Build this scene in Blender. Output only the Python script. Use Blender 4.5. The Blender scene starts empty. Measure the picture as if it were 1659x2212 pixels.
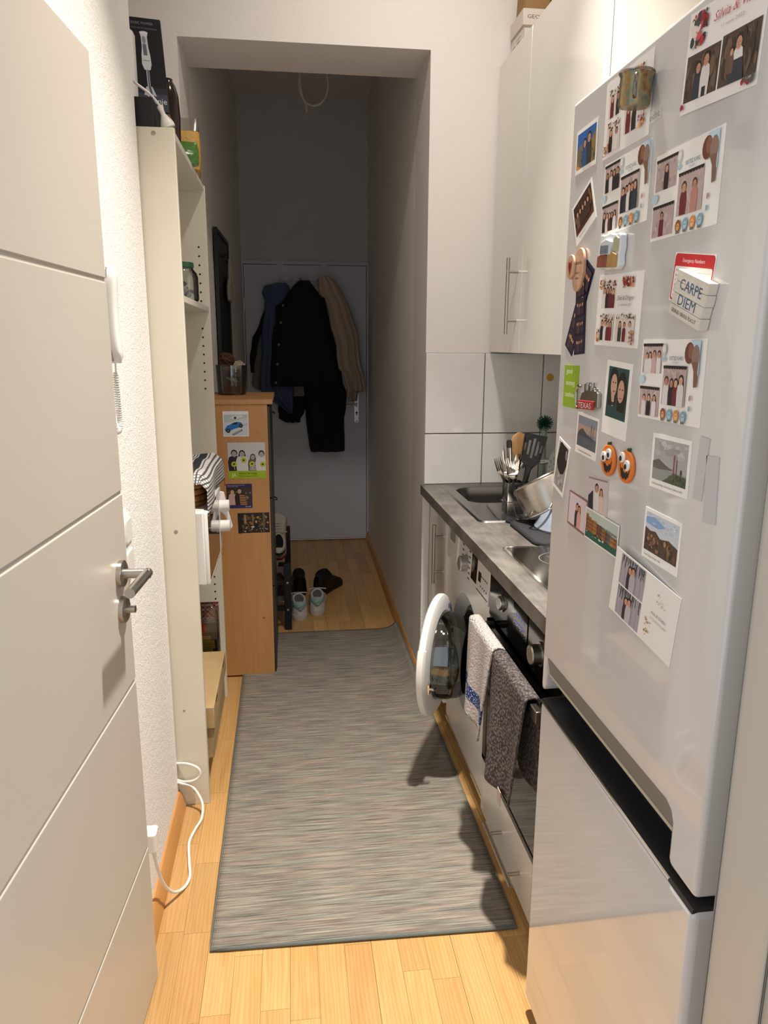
import bpy, bmesh, math, random
from mathutils import Vector, Matrix
PI = math.pi
sc = bpy.context.scene
COL = sc.collection
random.seed(7)

# ------------------------------------------------------------------ camera
cam_d = bpy.data.cameras.new('camera'); cam = bpy.data.objects.new('camera', cam_d); COL.objects.link(cam)
cam_d.sensor_fit = 'AUTO'; cam_d.sensor_width = 36.0
cam_d.lens = 1603.6 * 36.0 / 2212.0
cam_d.clip_start = 0.02
cam.matrix_world = Matrix(((0.9920, 0.0237, -0.1243, 0.0), (-0.1262, 0.2206, -0.9672, 0.0),
                           (0.0044, 0.9751, 0.2218, 1.45), (0, 0, 0, 1)))
sc.camera = cam
# ------------------------------------------------------------------ world, lamp, exposure
wd = bpy.data.worlds.new('world'); sc.world = wd; wd.use_nodes = True
bg = wd.node_tree.nodes['Background']
bg.inputs[0].default_value = (0.86, 0.93, 1.0, 1); bg.inputs[1].default_value = 1.1
# two spot heads of one ceiling fixture: (position, aim point, watts, spread in degrees)
LAMPS = (((0.44, 1.60, 3.30), (0.38, 1.40, 0.0), 31.0, 77.0), ((0.36, 1.90, 3.30), (0.62, 2.95, 1.70), 5.6, 104.0))
for lp, aim, watts, spr in LAMPS:
    ld = bpy.data.lights.new('spot_bulb', 'AREA'); ld.shape = 'DISK'; ld.size = 0.11; ld.energy = watts; ld.spread = math.radians(spr); ld.color = (1.0, 0.925, 0.83)
    lo = bpy.data.objects.new('spot_bulb', ld); lo.location = lp; COL.objects.link(lo)
    lo.rotation_euler = (Vector(aim) - Vector(lp)).to_track_quat('-Z', 'Y').to_euler()
vs = sc.view_settings
vs.view_transform = 'Standard'; vs.look = 'None'; vs.gamma = 1.0; vs.use_curve_mapping = False
vs.exposure = 0.14

# ------------------------------------------------------------------ colour + material helpers
def lin(c):
    if isinstance(c, str):
        c = c.lstrip('#'); c = [int(c[i:i+2], 16) / 255 for i in (0, 2, 4)]
    return tuple((x / 12.92 if x <= 0.04045 else ((x + 0.055) / 1.055) ** 2.4) for x in c[:3])
MATS = {}
def N(nt, typ, **kw):
    n = nt.nodes.new(typ)
    for k, v in kw.items():
        if k in ('op', 'operation'): n.operation = v
        elif hasattr(n, k): setattr(n, k, v)
    return n
def newmat(name):
    m = bpy.data.materials.new(name); m.use_nodes = True
    MATS[name] = m
    nt = m.node_tree
    return m, nt, nt.nodes['Principled BSDF']
def bumpnode(nt, height, strength, dist, b):
    bn = N(nt, 'ShaderNodeBump'); bn.inputs['Strength'].default_value = strength; bn.inputs['Distance'].default_value = dist
    nt.links.new(height, bn.inputs['Height']); nt.links.new(bn.outputs[0], b.inputs['Normal'])
def noise(nt, vec, scale, detail=3, rough=.5):
    n = N(nt, 'ShaderNodeTexNoise'); n.inputs['Scale'].default_value = scale; n.inputs['Detail'].default_value = detail
    n.inputs['Roughness'].default_value = rough
    if vec is not None: nt.links.new(vec, n.inputs['Vector'])
    return n
def mapping(nt, scale, rot=(0, 0, 0), coord='Object'):
    t = N(nt, 'ShaderNodeTexCoord'); mp = N(nt, 'ShaderNodeMapping')
    mp.inputs['Scale'].default_value = scale; mp.inputs['Rotation'].default_value = rot
    nt.links.new(t.outputs[coord], mp.inputs['Vector']); return mp.outputs[0]
def ramp(nt, fac, stops):
    r = N(nt, 'ShaderNodeValToRGB'); e = r.color_ramp.elements
    while len(e) < len(stops): e.new(.5)
    for i, (p, c) in enumerate(stops): e[i].position = p; e[i].color = (*lin(c), 1)
    nt.links.new(fac, r.inputs[0]); return r.outputs[0]
def mat(name, col, rough=.5, metal=0.0, spec=.5, bump=None, var=None, coat=0, alpha=1.0, emit=0, scale3=None, sheen=0):
    """plain principled; bump=(scale,strength,distance), var=(scale, darker colour)"""
    if name in MATS: return MATS[name]
    m, nt, b = newmat(name)
    b.inputs['Base Color'].default_value = (*lin(col), 1); b.inputs['Roughness'].default_value = rough
    b.inputs['Metallic'].default_value = metal; b.inputs['Specular IOR Level'].default_value = spec
    b.inputs['Coat Weight'].default_value = coat; b.inputs['Coat Roughness'].default_value = .08
    if sheen: b.inputs['Sheen Weight'].default_value = sheen
    if emit:
        b.inputs['Emission Color'].default_value = (*lin(col), 1); b.inputs['Emission Strength'].default_value = emit
    if bump or var: v = mapping(nt, scale3 or (1, 1, 1))
    if bump: bumpnode(nt, noise(nt, v, bump[0], 3).outputs[0], bump[1], bump[2], b)
    if var:
        nt.links.new(ramp(nt, noise(nt, v, var[0], 4).outputs[0], [(.3, var[1]), (.7, col)]), b.inputs['Base Color'])
    if alpha < 1: b.inputs['Alpha'].default_value = alpha
    return m
def glass(name, tint='#ffffff', mix=.12, rough=.02):
    """thin clear sheet: transparent with a Fresnel gloss"""
    if name in MATS: return MATS[name]
    m, nt, b = newmat(name); nt.nodes.remove(b)
    out = nt.nodes['Material Output']
    t = N(nt, 'ShaderNodeBsdfTransparent'); t.inputs[0].default_value = (*lin(tint), 1)
    g = N(nt, 'ShaderNodeBsdfGlossy'); g.inputs['Roughness'].default_value = rough
    fr = N(nt, 'ShaderNodeFresnel'); fr.inputs[0].default_value = 1.45
    ad = N(nt, 'ShaderNodeMath', op='ADD'); ad.inputs[1].default_value = mix; ad.use_clamp = True
    nt.links.new(fr.outputs[0], ad.inputs[0])
    mx = N(nt, 'ShaderNodeMixShader'); nt.links.new(ad.outputs[0], mx.inputs[0])
    nt.links.new(t.outputs[0], mx.inputs[1]); nt.links.new(g.outputs[0], mx.inputs[2]); nt.links.new(mx.outputs[0], out.inputs[0])
    return m
# -- special surfaces
def m_wall(name, col, strength=.5, scale=190):
    m, nt, b = newmat(name); b.inputs['Base Color'].default_value = (*lin(col), 1); b.inputs['Roughness'].default_value = .85
    b.inputs['Specular IOR Level'].default_value = .25
    v = mapping(nt, (1, 1, 1)); n1 = noise(nt, v, scale, 2, .6); n2 = noise(nt, v, scale * .35, 2)
    a = N(nt, 'ShaderNodeMath', op='ADD'); nt.links.new(n1.outputs[0], a.inputs[0]); nt.links.new(n2.outputs[0], a.inputs[1])
    bumpnode(nt, a.outputs[0], strength, .006, b); return m
M_wall = m_wall('woodchip_paint', '#f1eeea', .42, 240)
M_wallf = m_wall('fine_woodchip', '#e3deda', .16, 240)
M_plaster = m_wall('smooth_plaster', '#d9d3cb', .15, 120)
M_ceil = m_wall('ceiling_paint', '#e6e2dc', .15)
def m_plank():
    m, nt, b = newmat('maple_strip'); v0 = N(nt, 'ShaderNodeTexCoord'); oi = N(nt, 'ShaderNodeObjectInfo')
    comb = N(nt, 'ShaderNodeCombineXYZ')
    mu = N(nt, 'ShaderNodeMath', op='MULTIPLY'); mu.inputs[1].default_value = 37
    nt.links.new(oi.outputs['Random'], mu.inputs[0])
    for i in range(3): nt.links.new(mu.outputs[0], comb.inputs[i])
    ad = N(nt, 'ShaderNodeVectorMath', operation='ADD'); nt.links.new(v0.outputs['Object'], ad.inputs[0]); nt.links.new(comb.outputs[0], ad.inputs[1])
    mp = N(nt, 'ShaderNodeMapping'); mp.inputs['Scale'].default_value = (26, 2.2, 1); nt.links.new(ad.outputs[0], mp.inputs[0])
    n1 = noise(nt, mp.outputs[0], 1.0, 4, .55); n1.inputs['Distortion'].default_value = 1.2
    w = N(nt, 'ShaderNodeTexWave'); w.inputs['Scale'].default_value = 1.3; w.inputs['Distortion'].default_value = 9; w.inputs['Detail'].default_value = 2
    nt.links.new(mp.outputs[0], w.inputs['Vector'])
    c1 = ramp(nt, n1.outputs[0], [(.25, '#c99656'), (.5, '#e0ae6c'), (.75, '#eabd80')])
    c2 = ramp(nt, w.outputs[0], [(.0, '#d39c5c'), (.5, '#e3b273'), (1, '#eabd80')])
    mx = N(nt, 'ShaderNodeMix', data_type='RGBA'); mx.inputs[0].default_value = .4
    nt.links.new(c1, mx.inputs[6]); nt.links.new(c2, mx.inputs[7])
    hv = N(nt, 'ShaderNodeHueSaturation')
    mr = N(nt, 'ShaderNodeMapRange'); mr.inputs[3].default_value = .60; mr.inputs[4].default_value = .80
    nt.links.new(oi.outputs['Random'], mr.inputs[0]); nt.links.new(mr.outputs[0], hv.inputs['Value'])
    nt.links.new(mx.outputs[2], hv.inputs['Color']); nt.links.new(hv.outputs[0], b.inputs['Base Color'])
    b.inputs['Roughness'].default_value = .33; b.inputs['Specular IOR Level'].default_value = .45
    return m
M_plank = m_plank()
def m_wood(name, c0, c1, c2, sx=(30, 30, 2), rough=.45):
    m, nt, b = newmat(name); v = mapping(nt, sx); n = noise(nt, v, 1.0, 5, .6); n.inputs['Distortion'].default_value = .8
    nt.links.new(ramp(nt, n.outputs[0], [(.3, c0), (.5, c1), (.72, c2)]), b.inputs['Base Color']); b.inputs['Roughness'].default_value = rough
    return m
M_beech = m_wood('beech_laminate', '#b8854f', '#bf8b54', '#c5925b', (55, 55, 2.2), .4)
M_base = m_wood('beech_skirting', '#b98047', '#c48b50', '#cc9659', (40, 3, 40), .4)
M_cork = m_wood('wicker_brown', '#6f3f1c', '#9a6236', '#b57f4b', (60, 8, 60), .7)
def m_rug():
    m, nt, b = newmat('woven_rug')
    v1 = mapping(nt, (6, 420, 1)); n1 = noise(nt, v1, 1.0, 3, .55)
    v2 = mapping(nt, (8, 130, 1)); n2 = noise(nt, v2, 1.0, 3, .6)
    a = N(nt, 'ShaderNodeMath', op='MULTIPLY_ADD'); a.inputs[1].default_value = .62
    s = N(nt, 'ShaderNodeMath', op='MULTIPLY'); s.inputs[1].default_value = .38
    nt.links.new(n2.outputs[0], s.inputs[0]); nt.links.new(n1.outputs[0], a.inputs[0]); nt.links.new(s.outputs[0], a.inputs[2])
    c = ramp(nt, a.outputs[0], [(.36, '#65625b'), (.46, '#85807a'), (.54, '#a29b90'), (.65, '#beb7aa')])
    n3 = noise(nt, mapping(nt, (4, 45, 1)), 1.0, 2)
    tint = ramp(nt, n3.outputs[0], [(.35, '#9fb0a8'), (.5, '#b4aea2'), (.65, '#c0a899')])
    mx = N(nt, 'ShaderNodeMix', data_type='RGBA', blend_type='MULTIPLY'); mx.inputs[0].default_value = .55
    nt.links.new(c, mx.inputs[6]); nt.links.new(tint, mx.inputs[7]); nt.links.new(mx.outputs[2], b.inputs['Base Color'])
    w = N(nt, 'ShaderNodeTexWave'); w.inputs['Scale'].default_value = 75; nt.links.new(mapping(nt, (1, 0, 0)), w.inputs['Vector'])
    w2 = N(nt, 'ShaderNodeTexWave'); w2.bands_direction = 'Y'; w2.inputs['Scale'].default_value = 60; nt.links.new(mapping(nt, (1, 1, 1)), w2.inputs['Vector'])
    ad = N(nt, 'ShaderNodeMath', op='ADD'); nt.links.new(w.outputs[1], ad.inputs[0]); nt.links.new(w2.outputs[1], ad.inputs[1])
    bumpnode(nt, ad.outputs[0], .5, .0012, b); b.inputs['Roughness'].default_value = .8; b.inputs['Specular IOR Level'].default_value = .2
    return m
M_rug = m_rug()
def m_counter():
    m, nt, b = newmat('concrete_laminate'); v = mapping(nt, (1, 1, 1))
    n1 = noise(nt, v, 9, 6, .65); n2 = noise(nt, mapping(nt, (60, 12, 20)), 1.0, 4, .6)
    a = N(nt, 'ShaderNodeMath', op='MULTIPLY_ADD'); a.inputs[1].default_value = .6
    s = N(nt, 'ShaderNodeMath', op='MULTIPLY'); s.inputs[1].default_value = .4
    nt.links.new(n2.outputs[0], s.inputs[0]); nt.links.new(n1.outputs[0], a.inputs[0]); nt.links.new(s.outputs[0], a.inputs[2])
    nt.links.new(ramp(nt, a.outputs[0], [(.34, '#4b4743'), (.5, '#64605b'), (.66, '#7a756f')]), b.inputs['Base Color'])
    b.inputs['Roughness'].default_value = .38; return m
M_counter = m_counter()
def m_brushed(name, col, rough, sc3):
    m, nt, b = newmat(name); b.inputs['Base Color'].default_value = (*lin(col), 1); b.inputs['Metallic'].default_value = 1
    n = noise(nt, mapping(nt, sc3), 1.0, 2)
    mr = N(nt, 'ShaderNodeMapRange'); mr.inputs[3].default_value = rough * .7; mr.inputs[4].default_value = rough * 1.4
    nt.links.new(n.outputs[0], mr.inputs[0]); nt.links.new(mr.outputs[0], b.inputs['Roughness']); return m
M_steel = m_brushed('brushed_steel', '#b9b4ac', .28, (20, 20, 400))
M_sink = mat('sink_steel', '#8d8b89', .27, 1.0)
M_chrome = mat('polished_chrome', '#d6d4d0', .08, 1.0)
M_dsteel = mat('dark_steel', '#6e6963', .35, 1.0)
M_gloss = mat('white_gloss_front', '#dedad3', .16, 0, .5, coat=.3)
M_white = mat('white_laminate', '#e4e0d6', .4)
M_cream = mat('aged_white_laminate', '#dcd6c6', .45, var=(3, '#d3ccba'))
M_door = mat('white_lacquer_door', '#bfb8ad', .38)
M_doorb = mat('old_white_door', '#cdd1da', .5)
M_fridge = mat('fridge_white_enamel', '#cfcdcc', .045, 0, .55, coat=.5)
M_plastic = mat('white_plastic', '#e6e3de', .35)
M_blackp = mat('black_plastic', '#101011', .4)
M_blackg = mat('black_glass', '#070708', .06, 0, .6)
M_blackm = mat('black_metal', '#131313', .45)
M_tile = mat('grey_white_tile', '#e2e0de', .12, 0, .5, var=(9, '#dad8d5'))
M_grout = mat('grey_grout', '#75726f', .9)
M_rubber = mat('grey_rubber', '#55575a', .5)
def m_attr():
    m, nt, b = newmat('printed_colours'); a = N(nt, 'ShaderNodeAttribute'); a.attribute_name = 'Col'
    nt.links.new(a.outputs['Color'], b.inputs['Base Color']); b.inputs['Roughness'].default_value = .4; b.inputs['Specular IOR Level'].default_value = .35
    return m
M_print = m_attr()

# ------------------------------------------------------------------ mesh builder
class MB:
    def __init__(s): s.v = []; s.f = []; s.m = []; s.c = []
    def add(s, vs, fs, mi=0, col=None):
        o = len(s.v); s.v += [tuple(p) for p in vs]
        for f in fs: s.f.append([i + o for i in f]); s.m.append(mi); s.c.append(col)
        return s
    def box(s, a, b, mi=0, col=None):
        x0, y0, z0 = a; x1, y1, z1 = b
        if x0 > x1: x0, x1 = x1, x0
        if y0 > y1: y0, y1 = y1, y0
        if z0 > z1: z0, z1 = z1, z0
        return s.add([(x0, y0, z0), (x1, y0, z0), (x1, y1, z0), (x0, y1, z0), (x0, y0, z1), (x1, y0, z1), (x1, y1, z1), (x0, y1, z1)],
                     [(3, 2, 1, 0), (4, 5, 6, 7), (0, 1, 5, 4), (1, 2, 6, 5), (2, 3, 7, 6), (3, 0, 4, 7)], mi, col)
    def obox(s, c, X, Y, Z, mi=0, col=None):
        c, X, Y, Z = map(Vector, (c, X, Y, Z))
        vs = [c + X * i + Y * j + Z * k for k in (-1, 1) for i, j in ((-1, -1), (1, -1), (1, 1), (-1, 1))]
        return s.add(vs, [(3, 2, 1, 0), (4, 5, 6, 7), (0, 1, 5, 4), (1, 2, 6, 5), (2, 3, 7, 6), (3, 0, 4, 7)], mi, col)
    def loft(s, rings, caps=True, mi=0, closed=True, col=None):
        n = len(rings[0]); vs = [p for r in rings for p in r]; fs = []
        for i in range(len(rings) - 1):
            for j in range(n if closed else n - 1):
                k = (j + 1) % n; fs.append((i * n + j, i * n + k, (i + 1) * n + k, (i + 1) * n + j))
        if caps and closed:
            fs.append(tuple(reversed(range(n)))); fs.append(tuple((len(rings) - 1) * n + j for j in range(n)))
        return s.add(vs, fs, mi, col)
    def cyl(s, p0, p1, r0, r1=None, n=20, mi=0, caps=True):
        p0, p1 = Vector(p0), Vector(p1); r1 = r0 if r1 is None else r1
        a, b = frame((p1 - p0).normalized())
        ring = lambda p, r: [p + (a * math.cos(t) + b * math.sin(t)) * r for t in (2 * PI * i / n for i in range(n))]
        return s.loft([ring(p0, r0), ring(p1, r1)], caps, mi)
    def tube(s, path, r, n=8, mi=0, closed=False, caps=True):
        P = [Vector(p) for p in path]; m = len(P); rings = []; a = None
        for i, p in enumerate(P):
            if closed: t = (P[(i + 1) % m] - P[i - 1]).normalized()
            else: t = (P[min(i + 1, m - 1)] - P[max(i - 1, 0)]).normalized()
            if a is None: a, b = frame(t)
            else:
                a = (a - t * a.dot(t)).normalized(); b = t.cross(a)
            rr = r(i / (m - 1)) if callable(r) else r
            rings.append([p + (a * math.cos(q) + b * math.sin(q)) * rr for q in (2 * PI * k / n for k in range(n))])
        if closed: rings.append(rings[0])
        return s.loft(rings, caps and not closed, mi)
    def lathe(s, prof, o=(0, 0, 0), ax=(0, 0, 1), n=32, mi=0, caps=False):
        o, ax = Vector(o), Vector(ax).normalized(); a, b = frame(ax)
        return s.loft([[o + ax * h + (a * math.cos(t) + b * math.sin(t)) * r for t in (2 * PI * i / n for i in range(n))] for r, h in prof], caps, mi)
    def ell(s, c, rx, ry, rz, n=16, m=10, mi=0, M=None):
        c = Vector(c); rings = []
        for i in range(m + 1):
            th = PI * i / m; th = min(max(th, .02), PI - .02)
            ring = []
            for j in range(n):
                q = Vector((rx * math.sin(th) * math.cos(2 * PI * j / n), ry * math.sin(th) * math.sin(2 * PI * j / n), -rz * math.cos(th)))
                if M is not None: q = M @ q
                ring.append(c + q)
            rings.append(ring)
        return s.loft(rings, True, mi)
    def grid(s, fn, nu, nv, mi=0):
        vs = [fn(i / nu, j / nv) for j in range(nv + 1) for i in range(nu + 1)]
        fs = [(j * (nu + 1) + i, j * (nu + 1) + i + 1, (j + 1) * (nu + 1) + i + 1, (j + 1) * (nu + 1) + i) for j in range(nv) for i in range(nu)]
        return s.add(vs, fs, mi)
    def prism(s, poly, fn, t0, t1, mi=0):
        """poly 2d (a,b) -> fn(a,b,t)"""
        return s.loft([[fn(a, b, t0) for a, b in poly], [fn(a, b, t1) for a, b in poly]], True, mi)
    def plate(s, outer, inner, fn, t0, t1, mi=0):
        """ring between two equally long outlines"""
        return s.loft([[fn(a, b, t0) for a, b in outer], [fn(a, b, t1) for a, b in outer], [fn(a, b, t1) for a, b in inner], [fn(a, b, t0) for a, b in inner], [fn(a, b, t0) for a, b in outer]], False, mi)
def frame(t):
    u = Vector((0, 0, 1)) if abs(t.z) < .9 else Vector((1, 0, 0))
    a = u.cross(t).normalized(); return a, t.cross(a).normalized()
def rrect(x0, y0, x1, y1, r, n=6):
    out = []
    for cx, cy, a0 in ((x1 - r, y1 - r, 0), (x0 + r, y1 - r, PI / 2), (x0 + r, y0 + r, PI), (x1 - r, y0 + r, 1.5 * PI)):
        for i in range(n + 1):
            a = a0 + PI / 2 * i / n; out.append((cx + r * math.cos(a), cy + r * math.sin(a)))
    return out
def catmull(pts, k=6, closed=False):
    P = [Vector(p) for p in pts]; out = []; n = len(P)
    for i in range(n if closed else n - 1):
        g = lambda j: P[j % n] if closed else P[min(max(j, 0), n - 1)]
        p0, p1, p2, p3 = g(i - 1), g(i), g(i + 1), g(i + 2)
        for q in range(k):
            t = q / k
            out.append(.5 * ((2 * p1) + (p2 - p0) * t + (2 * p0 - 5 * p1 + 4 * p2 - p3) * t * t + (3 * p1 - p0 - 3 * p2 + p3) * t ** 3))
    if not closed: out.append(P[-1])
    return out
WM = {}
def thing(name, label, cat, loc=(0, 0, 0), rot=(0, 0, 0), group=None, kind=None):
    o = bpy.data.objects.new(name, None); o.empty_display_size = .05; COL.objects.link(o)
    o.location = loc; o.rotation_euler = rot
    WM[o.name] = Matrix.LocRotScale(Vector(loc), __import__('mathutils').Euler(rot), None)
    tag(o, label, cat, group, kind); return o
def tag(o, label=None, cat=None, group=None, kind=None):
    if label: o['label'] = label
    if cat: o['category'] = cat
    if group: o['group'] = group
    if kind: o['kind'] = kind
    return o
def build(name, mb, mats, parent=None, local=False, bev=0, seg=2, solid=0, sub=0, smooth=True, ang=38, label=None, cat=None, group=None, kind=None, offset=0):
    if not isinstance(mats, (list, tuple)): mats = [mats]
    vs = [Vector(p) for p in mb.v]
    loc = Vector((0, 0, 0))
    if parent is not None:
        if not local:
            inv = WM[parent.name].inverted(); vs = [inv @ p for p in vs]
    else:
        xs = [p.x for p in vs]; ys = [p.y for p in vs]; zs = [p.z for p in vs]
        loc = Vector(((min(xs) + max(xs)) / 2, (min(ys) + max(ys)) / 2, min(zs))); vs = [p - loc for p in vs]
    me = bpy.data.meshes.new(name); me.from_pydata(vs, [], mb.f); me.update()
    for m in mats: me.materials.append(m)
    me.polygons.foreach_set('material_index', mb.m)
    if any(c is not None for c in mb.c):
        at = me.color_attributes.new('Col', 'FLOAT_COLOR', 'CORNER')
        for p in me.polygons:
            c = mb.c[p.index] or (.8, .8, .8)
            for li in p.loop_indices: at.data[li].color = (*c, 1)
    if smooth:
        me.polygons.foreach_set('use_smooth', [True] * len(me.polygons)); me.set_sharp_from_angle(angle=math.radians(ang))
    bm = bmesh.new(); bm.from_mesh(me)
    if not any(c is not None for c in mb.c): bmesh.ops.remove_doubles(bm, verts=bm.verts, dist=1e-6); bmesh.ops.recalc_face_normals(bm, faces=bm.faces)
    bm.to_mesh(me); bm.free()
    o = bpy.data.objects.new(name, me); COL.objects.link(o); o.location = loc
    WM[o.name] = Matrix.Translation(loc)
    if parent is not None: o.parent = parent; WM[o.name] = WM[parent.name]
    if solid: md = o.modifiers.new('solid', 'SOLIDIFY'); md.thickness = solid; md.offset = offset
    if bev: md = o.modifiers.new('bevel', 'BEVEL'); md.width = bev; md.segments = seg; md.limit_method = 'ANGLE'; md.angle_limit = math.radians(40)
    if sub: md = o.modifiers.new('sub', 'SUBSURF'); md.levels = sub; md.render_levels = sub
    return tag(o, label, cat, group, kind)
def kids(o): return [c for c in bpy.data.objects if c.parent == o]
def dup(o, loc=None, rot=None, parent=None, label=None):
    c = o.copy(); COL.objects.link(c); c.parent = parent
    if loc is not None: c.location = loc
    if rot is not None: c.rotation_euler = rot
    if label: c['label'] = label
    for k in kids(o): dup(k, parent=c)
    return c
def B(a, b, mi=0): return MB().box(a, b, mi)
# ================================================================== THE SETTING
YF = 2.95; ZC = 3.42; ZH = 3.05; XR = 1.14; XL = -0.377
def S(name, mb, m, parent=None, **k):
    o = build(name, mb, m, parent, **k)
    if parent is None: o['kind'] = 'structure'
    return o
# floor: maple strips on a base
fl = S('floor', B((-0.95, -1.2, -0.05), (1.2, 5.47, -0.003)), mat('floor_base', '#8a5f33', .6))
SW = 0.0662; rows = 16; x0 = -0.425; cache = {}
rnd = random.Random(11)
for r in range(rows):
    y = 0.70 - rnd.random() * .3; x = x0 + r * SW
    board = (r % 3 == 0)
    while y < 5.44:
        L = rnd.choice((.26, .34, .42, .50, .60)); L2 = min(L, 5.445 - y)
        if L2 < .03: break
        if y < .3: L2 = L
        key = (round(L2, 4), board)
        if key not in cache:
            g0 = .0009 if board else .0003
            o = build('plank', B((g0, .0003, -.003), (SW - .0003, L2 - .0003, 0)), M_plank, fl, local=True)
            cache[key] = o.data
        else:
            o = bpy.data.objects.new('plank', cache[key]); COL.objects.link(o); o.parent = fl
        floc = fl.location
        o.location = (x - floc.x, y - floc.y, -floc.z)
        y += L2
# walls
S('wall_left', MB().box((XL - .25, 1.46, 0), (XL, 2.172, ZC)).box((XL - .25, .575, 1.965), (XL, 1.46, ZC)).box((XL - .25, .575, 0), (-.50, 1.46, 1.965)), M_wall)
S('wall_niche', B((-.75, 2.172, 0), (-.60, 2.95, ZC)), M_wall)
xo0, xo1 = -.355, .542
wf = MB()   # far wall with the passage cut out
wf.box((-.75, YF, 0), (xo0, 3.25, ZC)).box((xo1, YF, 0), (XR + .05, 3.25, ZC)).box((xo0, YF, 2.487), (xo1, 3.25, ZC))
w_far = S('wall_far', wf, M_wallf)
P4 = lambda pts, t0, t1: MB().prism(pts, lambda a, b, t: (a, b, t), t0, t1)
S('wall_corridor_left', P4([(-.355, 3.25), (-.300, 5.46), (-.5, 5.46), (-.5, 3.25)], 0, ZH), M_wall)
S('wall_corridor_right', P4([(.542, 3.25), (.75, 3.25), (.75, 5.46), (.579, 5.46)], 0, ZH), M_wall)
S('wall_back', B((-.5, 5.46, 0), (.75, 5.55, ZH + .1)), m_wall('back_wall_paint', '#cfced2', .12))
w_r = S('wall_right', B((XR, .575, 0), (XR + .12, YF, ZC)), M_wall)
S('ceiling', B((-.75, .575, ZC), (XR + .12, 3.25, ZC + .1)), M_ceil)
S('ceiling_corridor', B((-.5, 3.25, ZH), (.75, 5.46, ZH + .1)), M_ceil)
wn = MB(); wn.box((-.8, .575, 0), (-.50, .657, ZC)).box((.50, .575, 0), (XR + .12, .657, ZC)).box((-.50, .575, 2.04), (.50, .657, ZC))
S('wall_near', wn, M_plaster)
# wooden lining of the near doorway
tr = MB(); tr.box((.46, .571, 0), (.50, .661, 2.04)).box((-.50, .571, 0), (-.46, .640, 2.04)).box((-.46, .571, 2.0), (.46, .661, 2.04))
tr.box((.462, .555, 0), (.545, .571, 2.09)).box((-.545, .555, 0), (-.462, .571, 2.09)).box((-.462, .555, 2.005), (.462, .571, 2.09))
S('trim_1', tr, M_door, bev=.003)
# baseboards
def skirt(p0, p1, nrm, h=.058, t=.016):
    p0, p1, nrm = Vector((*p0, 0)), Vector((*p1, 0)), Vector((*nrm, 0))
    prof = [(0, 0), (t + .006, 0), (t + .006, .01), (t, .03), (t * .8, h - .012), (t * .35, h), (0, h)]
    return MB().loft([[p + nrm * a + Vector((0, 0, b)) for a, b in prof] for p in (p0, p1)])
S('baseboard_left', skirt((XL, 1.465), (XL, 2.172), (1, 0)), M_base)
S('baseboard_corridor_right', skirt((.542, 2.95), (.5785, 5.43), (-1, .015)), M_base)
S('baseboard_corridor_left', skirt((-.355, 2.96), (-.3005, 5.43), (1, 0)), M_base)
# backsplash tiles
ts = MB(); 
tile_rows = [(.889, 1.092), (1.0965, 1.412)]
xs = [.5425, .7805, 1.0225, 1.135]
gr = build('grout', B((.5425, YF - .004, .888), (XR, YF, 1.413)), M_grout, w_far)
for z0, z1 in tile_rows:
    for i in range(3):
        build('tile', B((xs[i] + (.002 if i else 0), YF - .010, z0), (xs[i + 1] - .002, YF - .003, z1)), M_tile, w_far, bev=.0015)
build('grout', B((XR - .004, 1.0, .888), (XR, YF - .01, 1.413)), M_grout, w_r)
for z0, z1 in tile_rows:
    y = YF - .012
    while y > 1.2:
        build('tile', B((XR - .010, y - .238, z0), (XR - .003, y, z1)), M_tile, w_r, bev=.0015); y -= .242
# plaster corner strip under the counter
S('trim_2', B((.536, 2.935, 0), (.566, 2.95, .84)), M_wall)

# ------------------------------------------------------------------ near door (open, on the left)
pf = Vector((-.334, 1.508, 0)); dd = Vector((-.0753, -.9972, 0)); nn = Vector((.9972, -.0753, 0))
def DP(s, z, t): return pf + dd * s + nn * t + Vector((0, 0, z))      # s from the free edge, t proud of the face
d1 = tag(bpy.data.objects.new('door_1', None), 'white lacquered door with horizontal grooves standing open at the left', None, None, 'structure'); COL.objects.link(d1); WM['door_1'] = Matrix.Identity(4)
leaf = MB(); leaf.prism([(0, .006), (.86, .006), (.86, 1.95), (0, 1.95)], lambda s, z, t: DP(s, z, t), -.04, -.003)
zg = [0.006, .352, .755, 1.158, 1.562, 1.95]
door_leaf = build('door_core', leaf, M_door, d1)
for i in range(5):
    a = zg[i] + (.0035 if i else 0); b = zg[i + 1] - (.0035 if i < 4 else 0)
    p = MB().prism([(0, a), (.86, a), (.86, b), (0, b)], DP, -.004, 0)
    build('panel', p, M_door, d1, bev=.0022, seg=2)
h = MB()
h.lathe([(.0, -.001), (.0265, -.001), (.0265, .009), (.024, .0105), (.0, .0105)], DP(.055, 1.005, 0), nn, 32)
rose = build('handle_rose', h, M_steel, d1, label='round brushed steel rose')
h = MB(); c = DP(.055, 1.005, 0)
pth = [c + nn * .01, c + nn * .03, c + nn * .049, c + nn * .0555 + dd * .0065, c + nn * .0555 + dd * .125]
h.tube([c + nn * .008, c + nn * .06], .0098, 18); h.tube([c + nn * .0535 - dd * .006, c + nn * .0535 + dd * .122], .0098, 18)
build('lever_handle', h, M_steel, d1, label='brushed steel lever handle bent at a right angle')
h = MB(); c = DP(.058, .932, 0)
h.lathe([(.0, -.001), (.0265, -.001), (.0265, .009), (.024, .0105), (.0, .0105)], c, nn, 32)
k = build('lock_rose', h, M_steel, d1); h = MB(); h.cyl(c + nn * .0105, c + nn * .027, .0075, n=18)
build('thumb_turn', h, M_steel, d1)

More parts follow.
